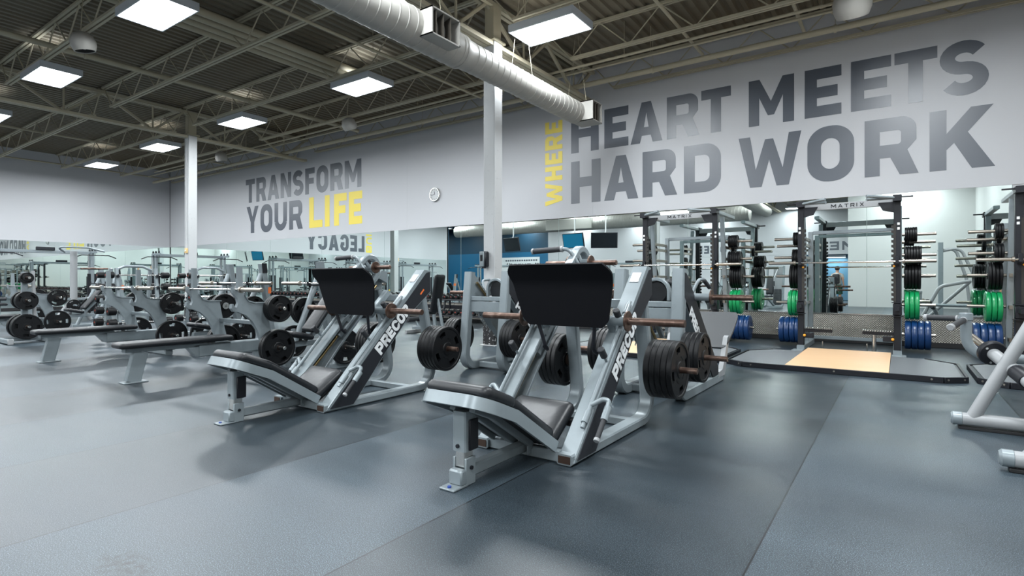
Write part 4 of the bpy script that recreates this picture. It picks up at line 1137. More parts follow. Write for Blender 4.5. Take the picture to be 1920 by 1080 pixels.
# ================================================================== FLAT BENCH PRESSES
BX = -6.92
def build_bench():
    c = BX; X = lambda v: c + v; st = M['steel']
    t = thing('bench_press', (c, 3.3, 0), '', 'bench press', 'flat bench press stations')
    b = MB(); b.cushion((X(0), 3.07, .418), (1, 0, 0), (0, 1, 0), (0, 0, 1), .145, .62, .065, .05, .03); obj('bench_pad', b, M['vinyl'], t)
    b = MB(); b.rtube([(X(0), 2.53, .365), (X(0), 3.40, .350)], .10, .05); ur = obj('pad_rail', b, st, t)
    b = MB(); b.rtube([(X(0), 3.30, .285), (X(0), 4.10, .285)], .12, .15, ch=.012); b.prism([(3.18, .33), (3.31, .36), (3.31, .215), (3.27, .22)], (X(-.05), 0, 0), (0, 1, 0), (0, 0, 1), (1, 0, 0), 0, .10); obj('spine_beam', b, st, t)
    b = MB(); b.rtube([(X(0), 2.69, .335), (X(0), 2.615, .012)], .075, .15, ch=.008); lg = obj('front_leg', b, st, t)
    b = MB(); b.box((X(0), 2.63, .008), (.15, .24, .016), ch=.004); obj('foot_flange', b, st, lg, off=t.location)
    b = MB(); b.rtube([(X(-.57), 3.93, .045), (X(.57), 3.93, .045)], .10, .09, ref=(0, 1, 0)); b.rtube([(X(0), 4.06, .05), (X(0), 4.06, .25)], .10, .08); obj('rear_foot', b, st, t)
    P = [(3.500, 1.285), (3.545, 1.285), (3.556, 1.02), (3.575, .94), (3.62, .875), (3.70, .852), (3.84, .848), (3.865, .70), (3.905, .5), (3.955, .3), (4.00, .08), (3.85, .08), (3.80, .35), (3.74, .52), (3.67, .64), (3.59, .715), (3.50, .755), (3.445, .762), (3.415, .80), (3.422, .85), (3.442, .852), (3.45, .82), (3.478, .81), (3.498, .86), (3.488, .92), (3.45, .96), (3.43, .995), (3.433, 1.05), (3.452, 1.052), (3.458, 1.01), (3.475, 1.0), (3.492, 1.01), (3.497, 1.06)]
    for s in (-1, 1):
        b = MB(); b.prism(P, (X(s * .515), 0, 0), (0, 1, 0), (0, 0, 1), (s, 0, 0), 0, .055); up = obj('upright', b, st, t)
        b = MB(); b.prism([(3.57, .955), (3.615, .892), (3.70, .866), (3.86, .862), (3.86, .850), (3.70, .852), (3.62, .875), (3.575, .94)], (X(s * .50), 0, 0), (0, 1, 0), (0, 0, 1), (s, 0, 0), 0, .085); obj('edge_flange', b, st, up, off=t.location)
        for z in (.305, .785):
            b = MB(); peg(b, X(s * .565), X(s * .80), 3.95, z, .022); b.cyl((X(s * .565), 3.95, z), (X(s * .58), 3.95, z), .045); obj('storage_peg', b, M['chrome'], t)
    b = MB(); b.rtube([(X(-.52), 3.86, .60), (X(.52), 3.86, .60)], .05, .05, ref=(0, 1, 0)); obj('crossbar', b, st, t)
    done(); return t
bn = build_bench(); bn['label'] = 'grey flat bench press nearest the leg presses, black pad pointing at the camera'
BN = [(BX, 'nearest bench'), (-9.66, 'middle bench'), (-14.6, 'far bench')]
dup(bn, (-9.66, 3.3, 0), 'grey flat bench press in the middle, between the near bench and the weight tree')
dup(bn, (-14.6, 3.3, 0), 'grey flat bench press behind the weight tree at the left')
for cx, nm in BN:
    barbell(cx, 3.475, 1.0185, 'empty chrome barbell racked on the ' + nm, 'barbells on the bench presses')
plates(['plate_25'] * 3, BX + .592, 3.95, .782, 1, 'on upper right peg, nearest bench')
plates(['plate_45'] * 2, BX + .592, 3.95, .302, 1, 'on lower right peg, nearest bench')
plates(['plate_25', 'plate_25', 'plate_10'], BX - .592, 3.95, .782, -1, 'on upper left peg, nearest bench')
plates(['plate_45'] * 2, BX - .592, 3.95, .302, -1, 'on lower left peg, nearest bench')
plates(['plate_25'], -9.66 + .592, 3.95, .782, 1, 'on the upper right peg of the middle bench')
plates(['plate_45'], -9.66 + .592, 3.95, .302, 1, 'on the lower right peg of the middle bench')
plates(['plate_25'] * 2, -9.66 - .592, 3.95, .782, -1, 'on upper left peg, middle bench')
plates(['plate_45'], -9.66 - .592, 3.95, .302, -1, 'on the lower left peg of the middle bench')
plates(['plate_25'], -14.6 + .592, 3.95, .782, 1, 'on the upper right peg of the far bench')
plates(['plate_45'], -14.6 + .592, 3.95, .302, 1, 'on the lower right peg of the far bench')
plates(['plate_25'], -14.6 - .592, 3.95, .782, -1, 'on the upper left peg of the far bench')
plates(['plate_45'], -14.6 - .592, 3.95, .302, -1, 'on the lower left peg of the far bench')

# ================================================================== WEIGHT TREE
def build_tree(x, y, label):
    t = thing('weight_tree', (x, y, 0), label, 'weight tree')
    b = MB(); b.rtube([(x, y, .06), (x, y, 1.29)], .075, .09); obj('post', b, M['steel'], t)
    b = MB(); b.rtube([(x, y + .16, .06), (x, y + .12, 1.31)], .05, .05); obj('rear_post', b, M['white_steel'], t)
    for s in (-1, 1):
        b = MB(); b.rtube([(x - .36, y + s * .27, .055), (x + .34, y + s * .27, .055)], .07, .075, ref=(0, 1, 0)); f = obj('foot_tube', b, M['steel'], t)
        b = MB(); b.box((x + .345, y + s * .27, .055), (.03, .085, .105), ch=.01); obj('end_cap', b, M['white_steel'], f, off=t.location)
    b = MB(); b.rtube([(x, y - .27, .075), (x, y + .27, .075)], .06, .07, ref=(1, 0, 0)); obj('cross_foot', b, M['steel'], t)
    for z in (.30, .77, 1.18):
        for s in (-1, 1):
            b = MB(); peg(b, x + s * .035, x + s * .30, y, z, .022); obj('plate_peg', b, M['chrome'], t)
    done()
    return t
build_tree(-13.05, 3.2, 'grey weight tree with white foot caps at the far left of the floor')
plates(['plate_45'] * 3, -13.05 + .055, 3.2, .297, 1, 'on bottom front peg, left weight tree')
plates(['plate_25'] * 3, -13.05 + .055, 3.2, .767, 1, 'on middle front peg, left weight tree')
plates(['plate_5'] * 4, -13.05 + .055, 3.2, 1.177, 1, 'on top front peg, left weight tree')
plates(['plate_45'] * 2, -13.05 - .055, 3.2, .297, -1, 'on bottom back peg, left weight tree')
plates(['plate_25'] * 2, -13.05 - .055, 3.2, .767, -1, 'on middle back peg, left weight tree')

# ================================================================== INCLINE BENCHES
IX = -8.87
def build_incline():
    c = IX; X = lambda v: c + v; st = M['steel']
    t = thing('incline_bench', (c, 4.9, 0), '', 'incline bench', 'incline bench stations')
    for s in (-1, 1):
        b = MB(); b.rtube([(X(s * .49), 5.20, .05), (X(s * .49), 5.0, 1.40)], .11, .09, ch=.012); po = obj('tall_post', b, st, t)
        b = MB(); b.box((X(s * .49), 5.11, .97), (.07, .004, .10), Matrix.Rotation(math.radians(8.5), 3, 'X'), ch=0); b.box((X(s * .547), 5.10, .97), (.004, .05, .10), ch=0); obj('orange_sticker', b, M['orange'], po, 0, off=t.location)
        b = MB(); b.prism([(4.965, 1.405), (5.045, 1.405), (5.06, 1.25), (4.98, 1.25)], (X(s * .547), 0, 0), (0, 1, 0), (0, 0, 1), (s, 0, 0), 0, .01); obj('black_cover', b, M['black'], po, 0, off=t.location)
        b = MB(); b.tube([(X(s * .49), 4.99, 1.23), (X(s * .49), 4.50, .03)], .041, 18); obj('diagonal_tube', b, st, t)
        b = MB(); b.rtube([(X(s * .49), 4.42, .035), (X(s * .49), 5.28, .035)], .08, .07, ch=.01); obj('floor_tube', b, st, t)
        for y, z in ((4.62, .28), (4.80, .70)):
            b = MB(); peg(b, X(s * .53), X(s * .78), y, z, .022); obj('storage_peg', b, M['chrome'], t)
        b = MB(); b.rtube([(X(s * .45), 4.99, 1.06), (X(s * .45), 4.775, 1.06), (X(s * .45), 4.775, 1.11)], .03, .02); obj('bar_hook', b, M['black'], t)
    b = MB(); b.rtube([(X(-.44), 5.16, .33), (X(.44), 5.16, .33)], .06, .06, ref=(0, 1, 0)); obj('crossbar', b, st, t)
    b = MB(); b.rtube([(X(0), 5.16, .33), (X(0), 4.2, .30), (X(0), 4.15, .03)], .07, .07); b.rtube([(X(0), 4.45, .32), (X(0), 5.0, .92)], .06, .05); obj('pad_frame', b, st, t)
    dv = Vector((0, .62, .78)); nv = Vector((0, -.78, .62))
    b = MB(); b.cushion(Vector((X(0), 4.70, .75)), (1, 0, 0), dv, nv, .14, .38, .07, .04, .03); obj('back_pad', b, M['vinyl'], t)
    b = MB(); b.cushion((X(0), 4.30, .42), (1, 0, 0), (0, .97, -.22), (0, .22, .97), .16, .17, .07, .04, .03); obj('seat_pad', b, M['vinyl'], t)
    done(); return t
ic = build_incline(); ic['label'] = 'grey incline bench behind the nearest flat bench, with two tall posts'
dup(ic, (-6.40, 4.9, 0), 'grey incline bench half hidden behind the second leg press')
dup(ic, (-15.9, 5.4, 0), 'grey incline bench at the far left behind the weight tree')
for cx, nm in ((IX, 'near incline bench'), (-6.40, 'second incline bench')):
    barbell(cx, 4.801, 1.086, 'empty barbell racked on the ' + nm, 'barbells on the incline benches')
    plates(['plate_45'], cx + .542, 4.62, .277, 1, 'on the lower right peg, ' + nm)
    plates(['plate_45'], cx - .542, 4.62, .277, -1, 'on the lower left peg, ' + nm)
    plates(['plate_35'] * 2, cx - .542, 4.80, .697, -1, 'on upper left peg, ' + nm)
plates(['plate_35'] * 2, IX + .542, 4.80, .697, 1, 'on upper right peg, near incline bench')
plates(['plate_45'] * 2, -6.40 - 1.0, 4.80, .30, -1, 'leaning upright by the second incline bench') if False else None

# ================================================================== FIXED BARBELL RACKS
def build_bar_rack(x, y, label):
    t = thing('barbell_rack', (x, y, 0), label, 'barbell rack')
    for s in (-1, 1):
        for sx in (-1, 1):
            b = MB(); b.rtube([(x + sx * .30, y + s * .33, .05), (x + sx * .12, y + s * .33, 1.36)], .05, .07, ref=(0, 1, 0)); po = obj('post', b, M['steel'], t)
            for z in TIERS:
                b = MB(); xx = x + sx * (.30 - .18 * (z / 1.36)); b.box((xx + sx * .055, y + s * .33, z - .03), (.07, .03, .03)); b.box((xx + sx * .085, y + s * .33, z - .012), (.012, .03, .05))
                obj('bar_hook', b, M['black'], po, off=t.location)
        b = MB(); b.rtube([(x - .36, y + s * .33, .035), (x + .36, y + s * .33, .035)], .07, .07, ref=(0, 1, 0)); obj('floor_tube', b, M['steel'], t)
    b = MB(); b.rtube([(x, y - .33, .10), (x, y + .33, .10)], .05, .05); obj('lower_brace', b, M['steel'], t)
    b = MB(); b.tube(fillet([(x, y - .30, 1.33), (x, y - .15, 1.40), (x, y + .15, 1.40), (x, y + .30, 1.33)], .1), .025); obj('top_rail', b, M['steel'], t)
    done(); return t
TIERS = [1.23, 1.01, .79, .57, .35]
def fixed_bar_mesh(r, ez):
    b = MB()
    if ez: b.tube([(0, -.42, 0), (0, -.2, 0), (.03, -.12, 0), (-.03, 0, 0), (.03, .12, 0), (0, .2, 0), (0, .42, 0)], .014, 12)
    else: b.cyl((0, -.42, 0), (0, .42, 0), .014, n=12)
    return b
for (rx, ry, nm, ez) in ((-12.0, 4.56, 'near barbell rack', False), (-12.0, 5.98, 'second barbell rack', True)):
    build_bar_rack(rx, ry, 'grey rack of fixed barbells behind the middle bench' if not ez else 'grey rack of bent fixed barbells behind the nearest bench')
    for sx in (1, -1):
        for k, z in enumerate(TIERS):
            xx = rx + sx * (.30 - .18 * (z / 1.36) + .06); r = .062 + .005 * k + (0 if sx > 0 else -.006)
            t = thing('fixed_barbell', (xx, ry, z), 'fixed %sbarbell, %s tier from top, %s side, %s' % ('bent ' if ez else '', ORD[k], 'bench' if sx > 0 else 'wall', nm), 'fixed barbell', 'fixed barbells on the ' + nm)
            done()
            obj('bar_shaft', fixed_bar_mesh(r, ez), M['chrome'], t, off=(0, 0, 0))
            for s in (-1, 1):
                b = MB(); b.cyl((0, s * .40, 0), (0, s * .53, 0), r, n=24, ch=.008); h = obj('bar_head', b, M['rubber'], t, off=(0, 0, 0))
                b = MB(); b.cyl((0, s * .53, 0), (0, s * .5325, 0), r * .24, n=14); obj('red_mark', b, M['red'], h, off=(0, 0, 0))

# ================================================================== DUMBBELLS
def dumbbell_mesh(r, L):
    b = MB()
    b.cyl((0, -L * .5, 0), (0, L * .5, 0), .016, n=10, mi=1)
    for s in (-1, 1):
        b.cyl((0, s * L * .5, 0), (0, s * (L * .5 + r * 1.15), 0), r, n=22, ch=r * .12, mi=0)
    b.cyl((0, -L * .5 - r * 1.15, 0), (0, -L * .5 - r * 1.15 - .002, 0), r * .22, n=12, mi=2)
    return b
for k, r in enumerate((.058, .066, .074)):
    proto_mesh('dumbbell_%d' % k, dumbbell_mesh(r, .13), [M['rubber'], M['chrome'], M['red']])
DB = []
for q, (x0, x1) in enumerate([(-18.35, -15.05), (-15.0, -11.7), (-11.65, -8.35)]):
    t = thing('dumbbell_rack', ((x0 + x1) / 2, 11.2, 0), 'black two-tier dumbbell rack under the mirror, ' + ['nearest the room corner', 'in the middle of three', 'nearest the middle column'][q], 'dumbbell rack', 'dumbbell racks')
    for z in (.62, .20):
        for yy in (11.08, 11.32):
            b = MB(); b.box(((x0 + x1) / 2, yy - (.04 if z < .5 else 0), z), (x1 - x0, .05, .03), Matrix.Rotation(math.radians(-12), 3, 'X')); obj('shelf_rail', b, M['black'], t)
    for xx in (x0 + .03, (x0 + x1) / 2, x1 - .03):
        b = MB(); b.rtube([(xx, 11.06, .03), (xx, 11.2, .585), (xx, 11.36, .60)], .045, .045); b.rtube([(xx, 11.0, .03), (xx, 11.42, .03)], .045, .06); b.rtube([(xx, 11.39, .03), (xx, 11.39, .62)], .045, .04); obj('rack_leg', b, M['black'], t)
    b = MB(); b.box(((x0 + x1) / 2, 11.4, .42), (x1 - x0, .02, .10)); obj('back_panel', b, M['black'], t)
    done()
    n = 16
    for tier, z in ((0, .705), (1, .290)):
        for i in range(n):
            kk = 2 if tier else (1 if i % 3 else 0)
            kk = min(2, kk if tier == 0 else (2 if i % 4 else 1)); r = (.058, .066, .074)[kk]
            o = bpy.data.objects.new('dumbbell', PROTO['dumbbell_%d' % kk]); COL.objects.link(o)
            o.location = (x0 + .14 + (x1 - x0 - .28) * i / (n - 1), 11.2 - (.04 if tier else 0), z + (.058, .066, .074)[kk] - .061)
            o.rotation_euler = (math.radians(random.uniform(-3, 3)), 0, math.radians(random.uniform(-4, 4)))
            tag(o, 'black round dumbbell, %s from the left, %s shelf, %s dumbbell rack' % (ORD[i], 'upper' if tier == 0 else 'lower', ['corner', 'middle', 'column'][q]), 'dumbbell', 'dumbbells on the %s rack' % ['corner', 'middle', 'column'][q])

# ================================================================== ADJUSTABLE BENCH before the dumbbells
def build_adj(x, y, label, rz=0):
    t = thing('adjustable_bench', (x, y, 0), label, 'bench')
    b = MB(); b.rtube([(x - .55, y, .12), (x + .55, y, .16)], .07, .07, ref=(0, 1, 0)); b.rtube([(x + .10, y, .16), (x + .05, y, .42)], .06, .06); b.rtube([(x + .30, y, .16), (x + .16, y, .75)], .05, .05); obj('frame', b, M['steel'], t)
    for xx, w in ((x - .55, .22), (x + .55, .30)):
        b = MB(); b.rtube([(xx, y - w, .04), (xx, y + w, .04)], .06, .07); obj('foot_tube', b, M['white_steel'], t)
    b = MB(); b.cushion((x - .16, y, .46), (1, 0, 0), (0, 1, 0), (0, 0, 1), .18, .14, .07, .04, .03); obj('seat_pad', b, M['vinyl'], t)
    b = MB(); b.cushion((x + .16, y, .86), (.18, 0, .98), (0, 1, 0), (.98, 0, -.18), .40, .15, .07, .05, .03); obj('back_pad', b, M['vinyl'], t)
    b = MB(); b.cyl((x - .50, y - .22, .30), (x - .50, y + .22, .30), .055, n=18, ch=.01); obj('foam_roller', b, M['grip'], t)
    b = MB(); b.rtube([(x - .40, y, .14), (x - .50, y, .30)], .04, .04, ref=(0, 1, 0)); obj('roller_arm', b, M['steel'], t)
    done(); return t
build_adj(-8.05, 8.6, 'adjustable bench with upright black back, between leg press and dumbbells')

# ================================================================== HALF RACKS WITH PLATFORMS
RX = -.66
def build_rack():
    c = RX; X = lambda v: c + v; st, bk = M['steel'], M['black']
    t = thing('power_rack', (c, 10.5, 0), '', 'power rack', 'half racks along the mirror wall')
    for s in (1, -1):
        b = MB(); b.rtube([(X(s * .64), 10.06, .02), (X(s * .64), 10.06, 2.33)], .09, .10, ch=.006); fu = obj('front_upright', b, bk, t)
        b = MB(); saw = [(.030, .80), (.030, 1.97), (.0, 1.97)]
        for k in range(15, -1, -1): saw += [(.0, .868 + .072 * k), (-.028, .868 + .072 * k), (-.028, .832 + .072 * k), (0, .822 + .072 * k)]
        saw += [(0, .80)]
        b.prism(saw, (X(s * .594), 10.06, 0), (s, 0, 0), (0, 0, 1), (0, -1, 0), .02, .056)
        obj('slot_strip', b, M['vent_dark'], fu, 0, off=t.location)
        
        for zz in (1.97, 1.90):
            b = MB(); b.box((X(s * .655), 10.007, zz), (.03, .006, .035), ch=0); obj('white_tag', b, M['decal'], fu, 0, off=t.location)
        b = MB(); b.rtube([(X(s * .66), 10.80, .05), (X(s * .66), 10.42, 2.28)], .075, .05, ch=.006); obj('slanted_post', b, st, t)
        b = MB(); b.rtube([(X(s * .64), 11.25, .04), (X(s * .64), 11.25, 2.0)], .075, .075, ch=.006); obj('rear_post', b, st, t)
        b = MB(); b.rtube([(X(s * .64), 10.02, 2.345), (X(s * .64), 11.28, 2.345)], .085, .06, ch=.006); obj('top_beam', b, st, t)
        b = MB(); b.rtube([(X(s * .64), 9.90, 2.345), (X(s * .64), 10.10, 2.345)], .11, .09, ch=.008); b.cyl((X(s * .69), 9.97, 2.36), (X(s * .83), 9.97, 2.36), .012); obj('beam_cap', b, bk, t)
        b = MB(); b.rtube([(X(s * .64), 9.98, .045), (X(s * .64), 11.3, .045)], .11, .09, ch=.008); b.box((X(s * .66), 9.93, .012), (.18, .24, .024), ch=.004); obj('floor_beam', b, st, t)
        b = MB(); b.prism([(.60, 2.30), (.40, 2.30), (.46, 2.18), (.60, 2.14)], (c, 10.02, 0), (s, 0, 0), (0, 0, 1), (0, 1, 0), 0, .03); obj('corner_gusset', b, bk, t, 0)
        for dy, dz in ((-.10, .03), (-.02, -.01)):
            b = MB(); b.tube([(X(s * .60), 9.95 + dy * .3, 2.35), (X(s * .28), 9.80 + dy, 2.34 + dz)], .021); b.cyl((X(s * .285), 9.805 + dy, 2.34 + dz), (X(s * .265), 9.795 + dy, 2.339 + dz), .023); obj('pull_up_grip', b, st, t)
        b = MB(); b.box((X(s * .64), 9.985, .70), (.11, .07, .17), ch=.008); b.box((X(s * .64), 9.985, .60), (.15, .08, .012)); b.box((X(s * .64), 9.985, .80), (.14, .08, .012)); b.rtube([(X(s * .64), 9.98, .72), (X(s * .64), 9.72, .72)], .05, .06); obj('safety_catch', b, bk, t)
        b = MB(); b.box((X(s * .64), 9.975, 1.42), (.05, .07, .14), ch=.006); b.box((X(s * .64), 9.93, 1.385), (.045, .09, .02)); b.box((X(s * .64), 9.895, 1.40), (.045, .014, .05)); hk_ = obj('bar_hook', b, bk, t)
        b = MB(); b.sphere((X(s * .60), 9.965, 1.34), .016); obj('orange_knob', b, M['knob'], hk_, off=t.location)
        b = MB(); b.rtube([(X(s * .60), 10.06, .33), (X(s * .20), 10.06, .33)], .06, .05, ref=(0, 1, 0)); b.box((X(s * .53), 10.06, .25), (.14, .08, .08)); ar = obj('spotter_step', b, bk, t)
        b = MB()
        for k in range(12): b.box((X(s * (.56 - .032 * k)), 10.05, .368), (.014, .11, .026), Matrix.Rotation(math.radians(20 * s), 3, 'Y'))
        obj('step_tread', b, M['chrome'], ar, off=t.location)
        b = MB(); b.sphere((X(s * .585), 10.0, .25), .022); obj('orange_knob', b, M['knob'], ar, off=t.location)
        for z in (.275, .745, 1.205, 1.525, 1.74, 1.845):
            b = MB(); y = 10.86 if z > 1.4 and z < 1.8 else 10.80
            if z in (1.525, 1.845): y = 10.62
            b.rtube([(X(s * .66), 10.55, z), (X(s * .66), 11.26, z)], .04, .05); b.cyl((X(s * .66), y, z), (X(s * 1.13), y, z), .0245, n=16, ch=.003); obj('plate_horn', b, M['brass'], t)
    b = MB(); b.rtube([(X(-.60), 10.08, 2.30), (X(.60), 10.08, 2.30)], .04, .10, ref=(0, 1, 0)); cb = obj('name_beam', b, M['white_steel'], t)
    b = MB(); letters(b, word('MATRIX', 0, .44, .30), (X(-.22), 10.059, 2.272), (1, 0, 0), (0, 0, 1), (0, -1, 0), .055, .18, (0, .002)); obj('lettering', b, M['black'], cb, 0, off=t.location)
    b = MB(); b.rtube([(X(-.60), 11.25, 1.98), (X(.60), 11.25, 1.98)], .06, .06, ref=(0, 1, 0)); obj('rear_crossbar', b, st, t)
    b = MB(); b.rtube([(X(-.60), 11.25, .12), (X(.60), 11.25, .12)], .06, .06, ref=(0, 1, 0)); obj('rear_floor_bar', b, st, t)
    b = MB(); b.tube([(X(.34), 10.35, .0), (X(.34), 10.35, .32)], .03); b.tube([(X(-.36), 10.3, 0), (X(-.36), 10.3, .14)], .012); b.tube([(X(.25), 10.3, 0), (X(.25), 10.3, .14)], .012); b.tube([(X(-.36), 10.3, .01), (X(.25), 10.3, .01)], .012); obj('floor_fitting', b, M['chrome'], t)
    done(); return t
rk = build_rack(); rk['label'] = 'black half rack with the wood platform fully in view'
dup(rk, (RX - 2.63, 10.5, 0), 'black half rack behind the hack squat, second from the right')
dup(rk, (RX + 2.63, 10.5, 0), 'black half rack cut off by the right edge')
dup(rk, (RX - 5.26, 10.5, 0), 'black half rack hidden behind the nearest leg press') if False else None
RK = [(RX, 'central rack', (9.95, 1.43)), (RX - 2.63, 'rack behind hack squat', (9.95, 1.43)), (RX + 2.63, 'rack at right edge', (9.95, 1.40))]
for cx, nm, (by, bz) in RK:
    barbell(cx, 9.924, 1.4105, 'empty barbell racked on the ' + nm, 'barbells on the half racks', inner=.70)
    for s, sd in ((1, 'right'), (-1, 'left')):
        x = cx + s * .735
        if nm == 'rack at right edge' and s > 0: continue
        plates(['bumper_45'] * 4, x, 10.80, .270, s, 'on bottom %s horn, %s' % (sd, nm))
        plates(['bumper_25'] * (3 if s > 0 or cx != RX else 3), x, 10.80, .740, s, 'on second-lowest %s horn, %s' % (sd, nm))
        plates(['iron_45'] * (5 if s > 0 else 4), x, 10.80, 1.203, s, 'on third-lowest %s horn, %s' % (sd, nm))
        plates(['iron_25'] * (6 if s > 0 else 3), x, 10.62, 1.523, s, 'on fourth-lowest %s horn, %s' % (sd, nm))
        plates(['iron_5'] * 2, x, 10.86, 1.738, s, 'on second-highest %s horn, %s' % (sd, nm))
        plates(['iron_10'] * (5 if s > 0 else 3), x, 10.62, 1.843, s, 'on top %s horn, %s' % (sd, nm))

def build_platform():
    c = RX; X = lambda v: c + v
    t = thing('lifting_platform', (c, 8.8, 0), '', 'lifting platform', 'lifting platforms')
    P = [(-1.02, 7.68), (1.06, 7.68), (1.27, 7.84), (1.27, 9.05), (.95, 9.42), (.56, 9.45), (.56, 9.9), (-.56, 9.9), (-.56, 9.45), (-.95, 9.42), (-1.25, 9.05), (-1.25, 7.86)]
    b = MB(); b.prism(P, (c, 0, 0), (1, 0, 0), (0, 1, 0), (0, 0, 1), 0, .05); obj('steel_frame', b, M['black'], t, 0)
    b = MB(); E = [(-1.0, 7.715), (-.53, 7.715), (-.53, 9.43), (-.93, 9.385), (-1.21, 9.03), (-1.21, 7.87)]; b.prism(E, (c, 0, 0), (1, 0, 0), (0, 1, 0), (0, 0, 1), .045, .062); obj('rubber_pad', b, M['greyplate'], t, 0)
    b = MB(); E = [(.57, 7.715), (1.04, 7.715), (1.23, 7.86), (1.23, 9.03), (.93, 9.385), (.57, 9.43)]; b.prism(E, (c, 0, 0), (1, 0, 0), (0, 1, 0), (0, 0, 1), .045, .062); obj('rubber_pad', b, M['greyplate'], t, 0)
    b = MB(); b.box((X(.02), 8.80, .056), (1.09, 2.17, .022), ch=.003); obj('wood_deck', b, M['wood'], t)
    k = 0
    for i in range(len(P)):
        a, d = Vector((*P[i], 0)), Vector((*P[(i + 1) % len(P)], 0))
        b = MB(); u = (d - a).normalized(); nn = Vector((u.y, -u.x, 0))
        if i in (0, 1, 2, 3, 9, 10, 11):
            b.box(Vector((c, 0, .034)) + (a + d) / 2 + nn * .004, ((d - a).length, .03, .066), Matrix.Rotation(math.atan2(u.y, u.x), 3, 'Z'), ch=.004); e = obj('edge_angle', b, M['black'], t)
            if i in (0, 1, 11):
                b = MB()
                for f in ((.05, .5, .95) if i == 0 else (.15, .85)):
                    q = Vector((c, 0, .038)) + a.lerp(d, f) + nn * .018; b.cyl(q, q + nn * .006, .011, n=10)
                obj('bolt_heads', b, M['brass'], e, off=t.location)
    done(); return t
pf = build_platform(); pf['label'] = 'lifting platform with pale wood centre, fully in view before the central rack'
dup(pf, (RX - 2.63, 8.8, 0), 'lifting platform behind the hack squat, mostly hidden')
dup(pf, (RX + 2.63, 8.8, 0), 'lifting platform at the right edge behind the row machine')

# ================================================================== PLATE-LOADED ROW MACHINE at the right edge
def build_row():
    w, st = M['white_steel'], M['steel']
    t = thing('row_machine', (1.1, 5.1, 0), 'silver tube-framed plate-loaded row machine cut off by the right edge', 'row machine')
    for y, x0, x1 in ((5.42, .36, 2.1), (4.36, .52, 2.1)):
        b = MB(); b.tube([(x0, y, .075), (x1, y, .075)], .048, 20); f = obj('floor_tube', b, w, t)
        b = MB(); b.cyl((x0 - .035, y, .075), (x0 + .045, y, .075), .051, n=20, ch=.014); obj('end_cap', b, M['steel'], f, off=t.location)
        b = MB(); b.box(((x0 + x1) / 2, y, .012), (x1 - x0 - .02, .07, .024), ch=.004); obj('rubber_foot', b, M['baseb'], f, off=t.location)
    b = MB(); b.tube(fillet([(.455, 5.42, .09), (.86, 5.42, .98), (1.5, 5.1, 1.12)], .2), .043, 20); obj('front_leg', b, w, t)
    b = MB(); b.tube([(.62, 4.36, .09), (1.5, 4.9, 1.10)], .043, 20); obj('rear_leg', b, w, t)
    b = MB(); b.tube(fillet([(.446, 5.80, .845), (.446, 5.80, .515), (1.9, 5.80, .50)], .17, 10), .038, 20); b.cyl((.446, 5.80, .80), (.446, 5.80, .862), .046, n=24, ch=.006)
    lv = obj('lever_arm', b, st, t)
    b = MB(); b.cyl((.446, 5.80, .855), (.446, 5.80, .864), .02); obj('post_cap', b, M['white_steel'], lv, off=t.location)
    for dx, dy, dz in ((-.26, .12, -.005), (-.115, -.30, -.055)):
        p0 = Vector((.446, 5.80, .815)); p1 = p0 + Vector((dx, dy, dz)); d = (p1 - p0).normalized()
        b = MB(); b.cyl(p0 + d * .03, p1, .017); gr = obj('handle_rod', b, st, lv, off=t.location)
        b = MB(); b.cyl(p0 + d * .07, p1 - d * .01, .0235, n=18); obj('hand_grip', b, M['grip'], gr, off=t.location) if False else None
        b.cyl(p1 - d * .02, p1 + d * .012, .026, n=18, ch=.005)
        g = MB(); g.cyl(p0 + d * .065, p1 - d * .015, .0235, n=18); obj('hand_grip', g, M['grip'], lv, off=t.location)
        g = MB(); g.cyl(p1 - d * .02, p1 + d * .012, .027, n=18, ch=.005); obj('grip_cap', g, M['white_steel'], lv, off=t.location)
        g = MB(); g.cyl(p0 + d * .05, p0 + d * .066, .026, n=18, ch=.003); obj('grip_cap', g, M['white_steel'], lv, off=t.location)
    a = Vector((.500, 6.02, .655)); f = Vector((.595, 5.70, .562)); e = Vector((.83, 4.70, .232)); d = (f - a).normalized()
    b = MB(); b.cyl(a, f, .027, n=18, ch=.003); obj('plate_horn', b, M['brass'], lv, off=t.location)
    b = MB(); b.lathe(f - d * .02, d, [(0, .05), (0, .088), (.012, .096), (.045, .096), (.055, .088), (.055, .05)], 30); obj('plate_flange', b, M['black'], lv, off=t.location)
    b = MB(); b.cyl(f, f + d * .62, .045, n=20); b.cyl(f + d * .62, e, .05, n=20); obj('load_arm', b, w, lv, off=t.location)
    b = MB(); b.cyl(f + d * .36, f + d * .52, .054, n=20, ch=.004); obj('stop_sleeve', b, M['black'], lv, off=t.location)
    for k in range(3):
        aa = Matrix.Rotation(math.radians(120 * k + 30), 3, d) @ d.orthogonal().normalized()
        b = MB(); b.cyl(f + d * .03 + aa * .07, f + d * .042 + aa * .07, .009); obj('flange_bolt', b, M['chrome'], lv, off=t.location)
    b = MB(); b.cushion((1.75, 5.3, .80), (1, 0, 0), (0, .3, .95), (0, -.95, .3), .15, .28, .09, .05, .03); obj('chest_pad', b, M['vinyl'], t)
    b = MB(); b.rtube([(1.75, 5.1, .10), (1.75, 5.25, .75)], .07, .07); obj('pad_post', b, w, t)
    done()
build_row()

